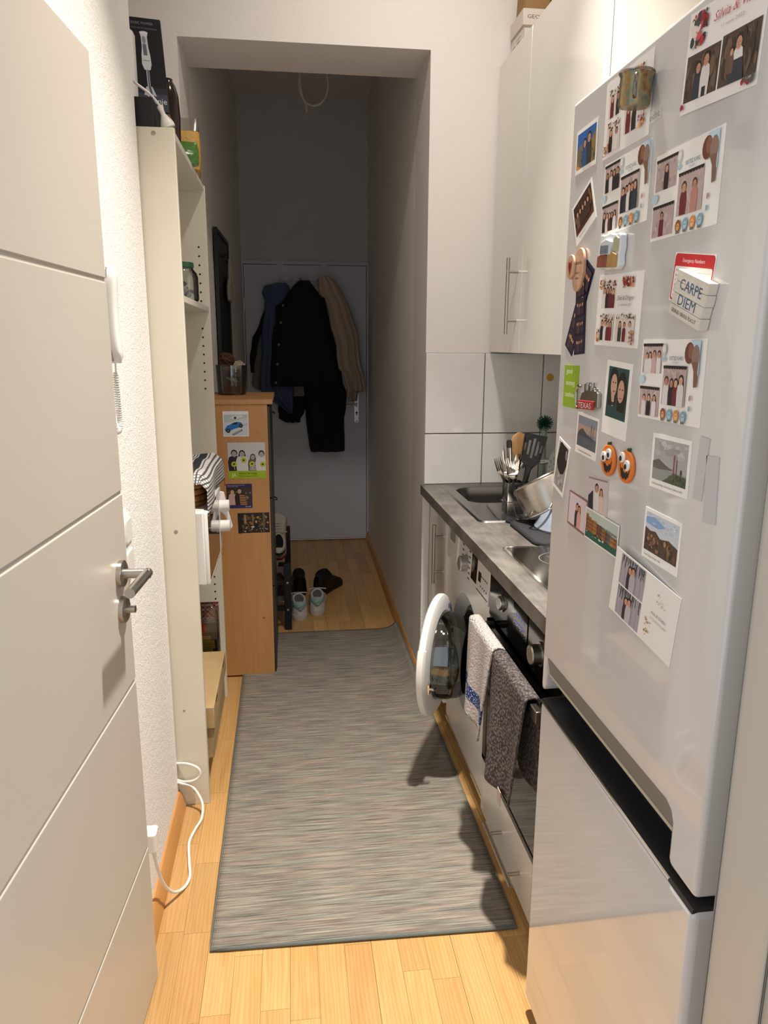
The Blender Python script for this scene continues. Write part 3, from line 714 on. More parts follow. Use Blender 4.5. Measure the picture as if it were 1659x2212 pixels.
# B brown tilted
p, (x0, y0, x1, y1) = frame_photo(85, 71, 5, 14)
p.rect(x0, y0, x1, y1, '#3a2218').rect(x0, y0, x1, y0 + 14, '#5b2e1a').speck(x0, y0 + 14, x1, y1, 40, ['#2a1712', '#5a3a26', '#452a1b', '#7a5a3c'], 1, 4, 1.8)
for i in range(5): p.person(20 + i * 11, y0 + 8, 30, RR.choice(['#3c2a22', '#6b5040', '#2a1c18']), face=False)
p.text('Musical evening', 18, 5, 4, '#8b8884')
on_fridge('photo', 'tilted photo of a dark brown stage scene near the fridge left edge', p, 1.246, 1.660, 25)
# collage with baby animals
def karl(people, w=152, h=103):
    p = Pr(w, h, '#efece6')
    bgc = '#b9a3a0'; sp = (26, ['#c6b2ae', '#a8918f', '#bda6a2'], 2, 6)
    slots = [(3, 61, 58, 100), (3, 4, 58, 43), (66, 22, 124, 72)]
    for (a, b, c, d), (n_, cl) in zip(slots, people): p.group(a, b, c, d, n_, cl, bgc, .78, sp, 5)
    p.ell(65, 92, 6, 8, '#c9c6c2').ell(65, 93, 4, 5, '#e6e2dd').poly([(58, 80), (66, 84), (72, 80), (66, 76)], '#a8c3ce')
    p.text('BOTEZ KARL', 80, 79, 7, '#3f6d8e', width=34).text('29.06.2024', 88, 75, 3.2, '#7d98ab')
    p.poly([(128, 103), (152, 103), (152, 60), (140, 82)], '#b9d2e4')
    p.ell(128, 88, 11, 13, '#6a3a2a').ell(131, 90, 6, 9, '#8c5a44').ell(143, 84, 9, 14, '#8d7468').poly([(134, 78), (150, 78), (150, 48), (143, 47), (141, 66)], '#7d5a4b')
    for i, c in enumerate(('#8a4a2c', '#7fa6bb', '#d48a45', '#7fa6bb')):
        x = 74 + i * 17; p.ell(x, 10, 6.5, 7.5, c).ell(x, 9, 4, 4.5, ('#d9a062', '#a9c7d4', '#eab57c', '#a9c7d4')[i]).rect(x - 4, 1, x + 4, 4, '#6b6f6a')
        p.ell(x - 1.5, 10, .7, .9, '#2a2422', 6).ell(x + 1.5, 10, .7, .9, '#2a2422', 6)
    p.ell(138, 34, 2.5, 3.5, '#b98b92').rect(136, 18, 140, 24, '#86a9bd').ell(8, 52, 9, 6, '#bcd3de')
    return p
D_, W_, Rd, Gy = '#1e1c24', '#d9d3d3', '#6a1e28', '#4a4a55'
on_fridge('photo_collage', 'photo collage of large groups with baby animal drawings, left of its twin', karl([(4, [D_, W_, D_]), (5, [D_, W_, Rd]), (5, [D_, '#26303f', W_])]), 1.094, 1.665, .5)
on_fridge('photo_collage', 'photo collage of one couple with baby animal drawings and a brick backdrop', karl([(1, [D_]), (1, [Rd]), (2, [Rd, '#b87f72'])], 160, 106), .922, 1.637, 0)
on_fridge('photo_collage', 'photo collage of four friends with baby animal drawings below the carpe diem magnet', karl([(4, [W_, W_, '#c9a3a0', W_]), (3, [W_, D_, W_]), (4, [W_, D_, Rd, W_])], 162, 105), .917, 1.404, .4)
# floral wedding collages
FLO = ['#8f2f2a', '#b8562f', '#d9a05a', '#e3c48c', '#5c2320', '#c98a6a']
def floral(w=152, h=105, slots=None, cl=None):
    p = Pr(w, h, '#ebe8e6'); 
    for (a, b, c, d), cls in zip(slots, cl):
        p.group(a, b, c, d, len(cls), cls, '#d9cbc2', .84); p.speck(a, d - 10, c, d + 3, 26, ['#4d5a3c', '#2f3a26', '#6c5a3a', '#8f2f2a'], .8, 2.4)
    return p
sl = [(16, 56, 66, 96), (16, 8, 66, 46), (76, 8, 138, 46)]
p = floral(152, 105, sl, [(W_, D_, Rd, Rd), (D_, W_, Rd, '#7b2030'), ('#2f3a33', Rd, W_)])
p.speck(84, 82, 128, 101, 46, FLO, 1.2, 4).speck(8, 4, 22, 26, 22, FLO, 1, 3.2).speck(124, 3, 142, 26, 24, FLO, 1, 3.2).speck(8, 80, 26, 100, 20, FLO, 1, 3)
p.text('Elisa & Dragos', 77, 67, 9, '#5d555c', shear=.3, width=56).text('21 septembrie 2023', 82, 59, 4.5, '#8a8288', shear=.2, width=44)
on_fridge('photo_collage', 'wedding photo collage with autumn flowers and handwriting below the city relief magnet', p, 1.089, 1.499, -2)
p = floral(150, 106, [(12, 54, 56, 92), (12, 6, 58, 46), (72, 18, 132, 64)], [(Rd, D_), (D_, W_), (Rd, D_, W_)])
p.speck(90, 72, 134, 100, 46, FLO, 1.2, 4).speck(4, 2, 26, 20, 26, FLO, 1, 3).speck(118, 14, 140, 34, 26, FLO, 1, 3)
p.text('Elisa & Dragos', 78, 74, 8, '#6d656c', shear=.3, width=40)
on_fridge('photo_collage', 'wedding photo collage with autumn flowers partly behind the mug magnet', p, 1.107, 1.778, 0)
p = Pr(152, 108, '#ece8e6')
p.rect(4, 12, 74, 62, '#4a3a30').speck(4, 12, 74, 62, 50, ['#3a2c24', '#5d4a3c', '#6b5646'], 2, 6, 2.5).person(32, 12, 40, '#2a2f3c', skin='#c48f72').person(48, 12, 46, '#d8d4d2', skin='#c48f72').rect(44, 12, 52, 22, '#23252e')
p.rect(78, 12, 148, 64, '#4a3a30').speck(78, 12, 148, 64, 50, ['#3a2c24', '#5d4a3c', '#6b5646'], 2, 6, 2.5).person(112, 12, 46, '#dcd8d6', skin='#c48f72').poly([(98, 12), (100, 34), (122, 34), (126, 12)], '#2a2f3c').person(100, 22, 26, '#6b4a3c', face=False)
p.speck(4, 66, 46, 106, 60, ['#b52a38', '#8f1f2c', '#d0505a', '#3f4f48', '#2c3a3a', '#e6d6d2', '#5a1c22'], 2, 7).speck(124, 2, 150, 14, 16, ['#a3232f', '#7c1c28', '#46564e'], 1.5, 4).speck(2, 2, 12, 12, 8, ['#a3232f'], 1, 3)
p.text('Silvia & Vlad', 56, 84, 14, '#c0505e', shear=.3, width=82).text('11 iunie 2022', 72, 74, 5, '#a59fa5', width=44)
on_fridge('photo_collage', 'wedding photo collage with red roses at the top right of the fridge', p, .864, 1.772, -4, bend=.003)
p = Pr(172, 101, '#eae6e0')
for z in (3, 52):
    p.rect(18, z, 86, z + 46, '#a39aa6')
    for i in range(6): p.rect(20 + i * 11, z, 22 + i * 11, z + 46, '#958c98')
    for i in range(26): x = RR.uniform(19, 85); p.line(x, z + 46, x + RR.uniform(-2, 2), z + RR.uniform(26, 40), 1.4, RR.choice(['#333d33', '#48554a', '#232c26']))
    p.person(46, z, 36, '#23262f', long=True).person(55, z, 38, '#b0a7ac' if z > 10 else '#b8aeb4')
p.speck(98, 10, 116, 40, 20, ['#c79a5e', '#a8793f', '#d8c4a4'], .6, 2.2).speck(120, 66, 148, 84, 12, ['#c9b79b', '#8f8676', '#d8c9b0'], .6, 2)
p.text('Ana & Stefan', 112, 50, 6, '#86817c', shear=.3, width=38).text('14 octombrie 2023', 112, 42, 4, '#9a9590', width=40)
on_fridge('photo_collage', 'curled wedding photo strip card with two couple pictures, lowest on the fridge', p, .930, 1.097, -7.7, bend=.010, lift=.0003)
# dark photo strips
for lab, cy, cz, w, h, rot, lift in (('upright dark photo strip hanging below the wooden disc magnets', 1.232, 1.497, 44, 128, 4, .0012), ('slanted dark photo strip sticking out behind the upright one', 1.241, 1.507, 40, 157, -29.5, .0002)):
    p = Pr(w, h, '#181634')
    for i in range(4):
        a = 4 + i * h / 4.2; p.group(4, a, w - 4, a + h / 4.2 - 4, 4, ['#3a2a3a', '#5a3a3a', '#2a2436'], '#33283a', .8)
    on_fridge('photo_strip', lab, p, cy, cz, rot, lift)
# green card
p = Pr(66, 72, '#8fae2c', .8); p.text('good', 10, 58, 13, '#eef0dc', width=27).text('morning', 10, 38, 13, '#eef0dc', width=40).text('sunshine.', 8, 18, 13, '#eef0dc', width=45)
on_fridge('greeting_card', 'lime green card reading good morning sunshine', p, 1.257, 1.378, 0, cat='card', group='')
# teal polaroid selfie
p, (x0, y0, x1, y1) = frame_photo(88, 112, 9, 27)
p.rect(x0, y0, x1, y1, '#1f4a4a').poly([(x0, y0), (x0, y0 + 30), (30, y0 + 44), (44, y0 + 34), (60, y0 + 42), (x1, y0 + 30), (x1, y0)], '#1c4542')
p.poly([(14, 84), (20, 100), (34, 103), (44, 94), (46, 70), (40, 46), (14, 44), (11, 64)], '#1d1613').ell(31, 76, 11, 17, '#c9a48c').poly([(44, 84), (50, 96), (64, 98), (74, 86), (77, 60), (72, 38), (48, 40)], '#1a1311').ell(57, 69, 11, 17, '#c59c84').poly([(24, 62), (30, 44), (36, 46), (36, 62)], '#c9a48c').rect(27, 46, 36, 51, '#2a2a2c')
for x, y in ((28, 80), (36, 80), (53, 72), (62, 72)): p.ell(x, y, 2.2, 1.2, '#2a1e1c', 8)
p.rect(29, 66, 37, 68, '#9d5a55').rect(53, 58, 61, 60, '#9d5a55')
on_fridge('photo', 'large instant photo of two smiling faces in teal light', p, 1.071, 1.369, -3.3)
# sunset bridge
p, (x0, y0, x1, y1) = frame_photo(90, 69, 5, 13)
p.rect(x0, y0, x1, y1, '#8a8d99').rect(x0, 38, x1, 50, '#b09a8c').poly([(x0, 30), (14, 40), (26, 44), (46, 36), (x1, 31), (x1, y0), (x0, y0)], '#4c4a50').rect(x0, y0, x1, 31, '#5d6068').rect(62, 28, 64, 56, '#3c3a40').rect(70, 28, 71.5, 52, '#3c3a40').line(52, 33, 63, 54, .6, '#46444a').speck(x0, y0, x1, 30, 20, ['#555860', '#686b73'], 1, 5, .4)
p.text('San Francisco, golden evening', 14, 4.5, 4, '#5c5a58', width=56)
on_fridge('photo', 'white-bordered photo of a hazy bay and bridge at dusk', p, 1.174, 1.302, -3)
# black and white
p, (x0, y0, x1, y1) = frame_photo(58, 96, 5, 7)
p.rect(x0, y0, x1, y1, '#9a9896').poly([(x0 + 6, 92 - 4), (16, 92), (x1 - 4, 89), (x1, 60), (44, 40), (30, 34), (14, 40), (x0, 52)], '#241d1c').speck(14, 44, 46, 86, 14, ['#2e2523', '#1b1615'], 3, 8).speck(x0, y0, x1, 34, 16, ['#aaa8a6', '#8d8b89', '#bcbab8'], 2, 6).speck(40, 60, x1, 88, 8, ['#b9b6b2', '#6a6462'], 1, 3, 2)
on_fridge('photo', 'tilted dark photo with white border at the fridge left edge', p, 1.282, 1.232, -14)
# golden gate
p, (x0, y0, x1, y1) = frame_photo(99, 73, 6, 12)
p.rect(x0, y0, x1, y1, '#a9a6a6').speck(x0, 42, x1, y1, 26, ['#b4b1b1', '#9b9898', '#c0bdbd'], 3, 10, .5).poly([(x0, 36), (20, 40), (40, 34), (58, 29), (x0, 26)], '#5f625c').rect(x0, y0, x1, 27, '#8f908c').poly([(34, y0), (50, 20), (62, 27), (x1, 25), (x1, y0)], '#4c5440').speck(48, y0, x1, 26, 24, ['#434b38', '#58614a', '#3a4232'], 1.5, 4).rect(60, 26, 62.5, 50, '#8a5a54').rect(67, 26, 69, 45, '#8a5a54').line(x0, 35, 61, 30, .8, '#8a5a54').ell(80, 30, 2, 4, '#34382c')
p.text('Golden Gate Bridge, San Francisco, California, USA', 7, 5, 3.6, '#5c5a58', width=80)
on_fridge('photo', 'white-bordered photo of a red bridge in grey fog above green bushes', p, .898, 1.298, .5)
# canyon
p, (x0, y0, x1, y1) = frame_photo(99, 71, 5, 12)
p.rect(x0, y0, x1, y1, '#c3cad4').poly([(x0, 58), (x0, 50), (40, 48), (60, 54), (30, 62)], '#7fa3cd').speck(x0, 44, x1, y1, 14, ['#d8dce2', '#b4bfcd'], 3, 9, .4).poly([(x0, y0), (x0, 44), (20, 41), (34, 43), (48, 36), (70, 40), (x1, 35), (x1, y0)], '#4f3c30').speck(x0, y0, x1, 38, 50, ['#6d4f3a', '#3c2e26', '#8a6549', '#463a30', '#a57a58'], 1.5, 5)
p.text('Grand Canyon, Arizona, USA', 8, 5, 3.6, '#5c5a58', width=46)
on_fridge('photo', 'white-bordered photo of a brown canyon under a cloudy sky', p, .903, 1.195, -1)
# two small couple prints and the canal
p = Pr(77, 59, '#c9c0bd'); p.rect(1.5, 2, 75, 57, '#cbbcc2').rect(1.5, 54, 75, 57, '#8f857c').person(34, 2, 46, '#d9d3d6', hair='#1a1412').person(52, 2, 40, '#d6bfae', hair='#3a241c', long=True).poly([(1.5, 2), (1.5, 26), (20, 36), (22, 2)], '#23212c')
on_fridge('photo', 'small couple photo with pale lilac background behind the canal picture', p, 1.114, 1.213, 4)
p = Pr(81, 61, '#8a5f58'); p.rect(3, 4, 78, 58, '#d3c2c8').person(40, 4, 42, '#22303a').person(50, 4, 40, '#cf9c90', long=True)
on_fridge('photo', 'small brown-edged couple photo left of the canal picture', p, 1.193, 1.168, -3, .0007)
p = Pr(127, 52, '#e8e6e2'); p.rect(2.5, 2.5, 124.5, 49.5, '#b7c3b8').rect(2.5, 2.5, 124.5, 15, '#1f5a4a')
for i in range(11):
    x = 3 + i * 11; hh = 40 - i * 1.2 + RR.uniform(-2, 2); p.rect(x, 14, x + 10.6, hh, RR.choice(['#7d4034', '#a3612f', '#8a5a40', '#6b4a3c', '#b07a3a', '#5f6468']))
    for a in range(3):
        for b_ in range(3): p.rect(x + 1.5 + a * 3, 19 + b_ * 6, x + 3 + a * 3, 22.5 + b_ * 6, '#3a3634')
p.speck(4, 9, 122, 16, 26, ['#8d9591', '#5a6560', '#c9cfc9', '#3f4a46'], 1, 5, .35)
on_fridge('photo', 'wide photo of colourful canal houses and boats', p, 1.090, 1.160, -1.3, .0014)
# clear strips
for lab, cy, cz, w, h, rot in (('left of two blank translucent plastic strips on the fridge', .823, 1.305, 20, 76, -4), ('right of two blank translucent plastic strips on the fridge', .798, 1.284, 26, 79, 4)):
    on_fridge('plastic_strip', lab, Pr(w, h, '#c3c1c2', 1.0), cy, cz, rot, cat='strip', group='blank plastic strips')
# emergency card
p = Pr(95, 58, '#f2efec'); r_ = rrect(1, 1, 94, 57, 5, 5); p.poly(r_, '#c8252b').poly(rrect(3.5, 3.5, 91.5, 42, 3, 4), '#f2efec').text('Emergency Numbers', 20, 47, 6.5, '#f4e9e6', width=52)
for i, s_ in enumerate(('Police', 'Emergency Medical', 'Fire department', 'Poison control', 'Family doctor', 'Taxi')): p.text(s_, 7, 36 - i * 6, 3.6, '#3a3634', width=len(s_) * 1.9).line(42, 36 - i * 6, 88, 36 - i * 6, .3, '#8a8682')
on_fridge('emergency_card', 'white card with a red emergency numbers header behind the carpe diem magnet', p, .886, 1.528, -8, cat='card', group='')
# ------------------------------------------------------------------ magnets
def FZ(y, z, t): return (FX - t, y, z)
def rotyz(cy, cz, rot):
    a = math.radians(rot); U = Vector((0, -math.cos(a), math.sin(a))); V = Vector((0, math.sin(a), math.cos(a)))
    return lambda x, y, t: Vector((FX - t / 1000, cy, cz)) + U * x / 1000 + V * y / 1000
# carpe diem
G = rotyz(.868, 1.503, -17.7); mg = thing('magnet', 'carpe diem fridge magnet of white wooden planks with blue lettering', 'magnet', (FX, .868, 1.47), group='fridge magnets')
M_cd = mat('magnet_white_wood', '#dcd6cb', .6, var=(60, '#cfc8bb'))
for i in range(4):
    a = -27 + i * 13.6; build('plank', MB().prism([(-39 + (i % 2) * 1.5, a), (39 - (i % 2), a), (39 - (i % 2), a + 13.2), (-39 + (i % 2) * 1.5, a + 13.2)], lambda x, y, t: G(x, y, t), .8, 13), M_cd, mg, bev=.0006)
pr = Pr(76, 53); pr.text('CARPE', 12, 33, 18, '#3f5a7d', width=54).text('DIEM', 15, 15, 18, '#3f5a7d', width=44).text('GIURGIU ORASUL PLACUT', 6, 4, 6.5, '#4b4640', width=62)
a = math.radians(-17.7); mm = MB(); U = Vector((0, -math.cos(a), math.sin(a))); V = Vector((0, math.sin(a), math.cos(a)))
for pts, fs, c in pr.L: mm.add([Vector((FX - .0133, .868, 1.503)) + U * (x - 38) / 1000 + V * (y - 26.5) / 1000 for x, y in pts], fs, 0, c)
build('lettering', mm, M_print, mg, smooth=False)
# city relief
G2 = rotyz(1.112, 1.584, -5); mg = thing('magnet', 'glossy white relief magnet of city buildings with a wavy edge', 'magnet', (FX, 1.112, 1.555), group='fridge magnets')
ol = []
for i in range(40):
    a = 2 * PI * i / 40; ol.append(((38 + 1.4 * math.sin(a * 9)) * max(-1, min(1, 1.25 * math.cos(a))), (25 + 1.2 * math.cos(a * 8)) * max(-1, min(1, 1.3 * math.sin(a)))))
build('base', MB().prism(ol, G2, .5, 11), mat('glazed_ceramic', '#dfe1e4', .12), mg, bev=.0015)
for x0_, y0_, x1_, y1_, t, c in ((-34, -22, 0, -6, 14, '#8a4a38'), (2, -22, 34, -4, 14, '#b08a52'), (-22, -4, 14, 14, 15.5, '#c9cdd2'), (16, 0, 34, 18, 13, '#a8a98c')):
    build('relief_building', MB().prism([(x0_, y0_), (x1_, y0_), (x1_, y1_), ((x0_ + x1_) / 2, y1_ + 4), (x0_, y1_)], G2, 10, t), mat('relief' + c, c, .25), mg, bev=.001)
for x in (-18, -12, -6, 0, 6):
    build('relief_column', MB().cyl(G2(x, -3, 16), G2(x, 9, 16), .0012, n=8), mat('relief_dark', '#6b6f76', .3), mg)
# wooden discs
for lab, cy, cz, w, h, rot in (('large oval wooden slice magnet with burnt handwriting', 1.243, 1.570, 24, 35, -12), ('small heart-painted wooden slice magnet overlapping the large one', 1.268, 1.577, 17, 20, 0)):
    G3 = rotyz(cy, cz, rot); mg = thing('magnet', lab, 'magnet', (FX, cy, cz - h / 1000), group='fridge magnets')
    tt = (6.5 if w < 20 else 1.6, 10.5 if w < 20 else 6.2)
    el = [(w * math.cos(2 * PI * i / 28), h * math.sin(2 * PI * i / 28)) for i in range(28)]
    build('slice', MB().prism(el, G3, *tt), mat('pale_wood_slice', '#c9a184', .6, var=(120, '#b98f72')), mg, bev=.0005)
    mm = MB(); q = Pr(1, 1)
    if w > 20: q.text('Bistrita', -14, 6, 9, '#3a2a22', .2, width=28).text('iubire si', -8, -8, 6, '#3a2a22', .2, width=18).text('munte', -6, -16, 6, '#3a2a22', .2, width=14)
    else: q.poly([(0, -14), (-8, 2), (-6, 10), (0, 6), (6, 10), (8, 2)], '#7c1f28')
    for pts, fs, c in q.L: mm.add([G3(x, y, tt[1] + .3) for x, y in pts], fs, 0, c)
    build('drawing', mm, M_print, mg, smooth=False)
# pumpkins with wobbly eyes
for lab, cy, rot, sgn in (('left orange pumpkin magnet with two googly eyes', 1.078, 8, 1), ('right orange pumpkin magnet with two googly eyes', 1.016, -6, -1)):
    G4 = rotyz(cy, 1.276, rot); mg = thing('magnet', lab, 'magnet', (FX, cy, 1.25), group='fridge magnets')
    build('pumpkin', MB().prism([(25 * math.cos(2 * PI * i / 32), 24 * math.sin(2 * PI * i / 32)) for i in range(32)], G4, .5, 5), mat('pumpkin_orange', '#d8741f', .5), mg, bev=.0012)
    build('stem', MB().prism([(-3, 21), (4, 21), (5, 28), (0, 28)], G4, .5, 4.5), mat('stem_green', '#2f4a22', .6), mg)
    mo = [(-17, 0), (-11, -6), (-8, -3), (-3, -8), (4, -9), (7, -5), (10, -8), (17, 0), (13, -13), (5, -19), (3, -15), (-1, -19.5), (-9, -16)]
    build('mouth', MB().prism(mo, G4, 4.8, 5.4), mat('mouth_black', '#17130f', .7), mg)
    build('nose', MB().prism([(-3, 0), (3, 0), (0, 5)], G4, 4.8, 5.4), mat('mouth_black', '#17130f', .7), mg)
    for ex, ey in ((-9, 9 - 3 * sgn), (9, 7 + 3 * sgn)):
        e = build('googly_eye', MB().prism([(ex + 8 * math.cos(2 * PI * i / 20), ey + 8 * math.sin(2 * PI * i / 20)) for i in range(20)], G4, 4.8, 8.5), mat('eye_white', '#e8e6e4', .15), mg, bev=.001)
        build('pupil', MB().prism([(ex + 1.5 * sgn + 4 * math.cos(2 * PI * i / 16), ey - 2 + 4 * math.sin(2 * PI * i / 16)) for i in range(16)], G4, 8.5, 8.9), mat('mouth_black', '#17130f', .3), e)
# Texas pewter magnet
G5 = rotyz(1.172, 1.366, 2); mg = thing('magnet', 'silver skyline magnet with a red TEXAS plate and a hook ring', 'magnet', (FX, 1.172, 1.345), group='fridge magnets')
sky = [(-26, -16), (46, -16), (46, 6), (40, 10), (32, 10), (30, 14), (24, 14), (22, 18), (14, 18), (14, 20), (6, 20), (6, 12), (-2, 12), (-2, 21), (-10, 21), (-10, 8), (-20, 6), (-26, -4)]
build('skyline', MB().prism(sky, G5, .5, 7), mat('pewter', '#9b9893', .22, 1.0), mg, bev=.001)
build('name_plate', MB().prism([(-30, -20), (34, -20), (34, -6), (-30, -6)], G5, 6, 9.5), mat('plate_red', '#a3242c', .35), mg, bev=.0008)
mm = MB(); q = Pr(1, 1).text('TEXAS', -26, -18, 13, '#d9d4d0', width=54)
for pts, fs, c in q.L: mm.add([G5(x, y, 9.9) for x, y in pts], fs, 0, c)
build('lettering', mm, M_print, mg, smooth=False)
build('hook_ring', MB().tube([G5(-36 + 12 * math.cos(t), -1 + 19 * math.sin(t), 5) for t in [PI * .35 + 1.4 * PI * i / 20 for i in range(21)]], .0022, 8), mat('pewter', '#9b9893', .22, 1), mg)
for x in (2, 20): build('tower', MB().cyl(G5(x, 10, 5), G5(x, 23, 5), .0035, n=12), mat('pewter', '#9b9893', .22, 1), mg)
# mug magnet
mg = thing('magnet', 'miniature painted metal mug magnet near the fridge top', 'magnet', (FX, 1.03, 1.758), group='fridge magnets')
ax = Vector((0, -.10, 1)).normalized(); c0 = Vector((FX - .0235, 1.034, 1.757))
bm_ = MB(); bm_.lathe([(0, 0), (.0185, 0), (.0205, .004), (.021, .036), (.0225, .041), (.0215, .0415), (.0195, .036), (.019, .006), (0, .005)], c0, ax, 28)
def m_mug():
    m, nt, b = newmat('painted_mug'); n = noise(nt, mapping(nt, (70, 70, 45)), 1.0, 3)
    nt.links.new(ramp(nt, n.outputs[0], [(.3, '#3a4f50'), (.45, '#7d7f68'), (.55, '#9c8458'), (.68, '#6e3a2c')]), b.inputs['Base Color']); b.inputs['Metallic'].default_value = .55; b.inputs['Roughness'].default_value = .28; return m
build('cup', bm_, m_mug(), mg)
hd_ = Vector((-.42, -.9, 0))
hp = [c0 + ax * h_ + hd_ * r_h for h_, r_h in ((.008, .02), (.010, .030), (.02, .034), (.031, .030), (.034, .02))]
build('handle', MB().tube(catmull(hp, 5), .0025, 8), mat('pewter', '#9b9893', .22, 1), mg)
build('rim', MB().tube([c0 + ax * .041 + Vector((.0222 * math.cos(2 * PI * i / 28), .0222 * math.sin(2 * PI * i / 28), 0)) for i in range(28)], .0014, 6, closed=True), mat('pewter', '#9b9893', .22, 1), mg)
p = Pr(36, 16, '#cfced0', .3); p.text('echt', 3, 4, 12, '#8f8a82', width=28)
on_fridge('sticker', 'pale sticker with the letters echt beside the mug magnet', p, 1.018, 1.745, 2, .0001, cat='sticker', group='')
for o in bpy.data.objects:
    if o.get('group') == '': del o['group']
# ================================================================== LEFT SIDE
BY0, BY1, BX0, BX1, BZ = 2.180, 2.940, -.565, -.281, 2.0
bk = thing('bookcase', 'tall white bookcase with peg holes standing in the wall niche', 'bookcase', (-.42, 2.56, 0))
for y0 in (BY0, BY1 - .018): build('side_panel', B((BX0, y0, 0), (BX1, y0 + .018, BZ)), M_cream, bk, bev=.0015)
for nm, z in (('top_panel', BZ - .018), ('shelf', 1.560), ('shelf', .690), ('shelf', .118)):
    build(nm, B((BX0, BY0 + .018, z), (BX1 - (.07 if z == .690 else .004), BY1 - .018, z + .018)), M_white, bk, bev=.0012)
build('back_panel', B((BX0, BY0 + .004, .02), (BX0 + .006, BY1 - .004, BZ - .004)), M_white, bk)
build('kick_board', B((BX1 - .05, BY0 + .018, 0), (BX1 - .034, BY1 - .018, .118)), M_white, bk)
M_hole = mat('peg_hole', '#1a1714', .8)
def peg(z, x=-.312): build('peg_hole', MB().cyl((x, BY1 - .0181, z), (x, BY1 - .0190, z), .0035, n=10), M_hole, bk)
for i in range(7): peg(1.789 - i * .0317)
for i in range(8): peg(1.50 - i * .0317)
for i in range(8): peg(.56 - i * .031)
def cam_lock(x, z, r=.008):
    o = build('cam_lock', MB().lathe([(0, .001), (r * .7, .0012), (r, 0)], (x, BY0 + .0003, z), (0, -1, 0), 16), mat('zinc', '#a19c92', .4, .8), bk)
for x, z in ((-.335, 1.985), (-.338, .905), (-.325, .05), (-.345, .33)): cam_lock(x, z, .0065 if z != .33 else .004)
# --- jar
def jarpos(x, y): return Vector((x, y, 1.578))
jr = thing('jar', 'glass jar with a green lid holding batteries and clips on the upper shelf', 'jar', jarpos(-.33, 2.56)); o_ = jarpos(-.33, 2.56)
build('glass_body', MB().lathe([(0, .001), (.046, .001), (.05, .006), (.05, .075), (.046, .088), (.036, .100), (.035, .108)], o_, (0, 0, 1), 32), glass('jar_glass', '#e6ece6', .06), jr)
build('lid', MB().lathe([(0, .121), (.036, .121), (.038, .119), (.038, .106), (.036, .105), (0, .105)], o_, (0, 0, 1), 32), mat('lid_green', '#1c5a38', .35), jr)
rj = random.Random(5)
for i in range(26):
    a = rj.random() * 6.28; r = rj.random() * .030; z = rj.uniform(.008, .062) * (1 - r * 4); cxy = o_ + Vector((r * math.cos(a), r * math.sin(a), z)); d = Vector((rj.uniform(-1, 1), rj.uniform(-1, 1), rj.uniform(-.6, .6))).normalized() * .012
    c = rj.choice(['#2b3570', '#39437f', '#7b7a78', '#57555a', '#8a4a44', '#b9b6b0'])
    build('small_part', MB().cyl(cxy - d, cxy + d, rj.uniform(.003, .006), n=8), mat('jar_' + c, c, .4), jr)
# --- microwave
mw = thing('microwave', 'white microwave with two round knobs and a mirrored dark door in the bookcase', 'microwave', (-.40, 2.47, .708))
build('housing', MB().box((-.545, 2.236, .716), (-.262, 2.70, .950)), M_plastic, mw, bev=.006, seg=3)
mdr = build('door', B((-.262, 2.240, .722), (-.252, 2.60, .945)), mat('mirror_glass', '#4a3f35', .04, .85), mw, bev=.001, label='dark mirrored microwave door')
build('door_frame', MB().plate(rrect(2.238, .720, 2.602, .948, .004, 2), rrect(2.243, .726, 2.597, .942, .004, 2), lambda a, b, t: (-.2515 + t, a, b), 0, -.011), M_plastic, mdr)
build('handle', MB().prism([(-.254, .925), (-.240, .922), (-.226, .850), (-.213, .795), (-.217, .786), (-.224, .788), (-.240, .835), (-.254, .850)], lambda a, b, t: (a, t, b), 2.686, 2.695), M_plastic, mdr, bev=.0015)
build('control_panel', B((-.262, 2.604, .722), (-.253, 2.697, .945)), M_plastic, mw, bev=.002)
for z in (.880, .806):
    build('knob', MB().lathe([(0, .034), (.019, .034), (.021, .032), (.021, 0)], (-.253, 2.65, z), (1, 0, 0), 28), M_plastic, mw)
for y in (2.28, 2.65): build('foot', MB().cyl((-.30, y, .708), (-.30, y, .717), .012, n=12), M_blackp, mw)
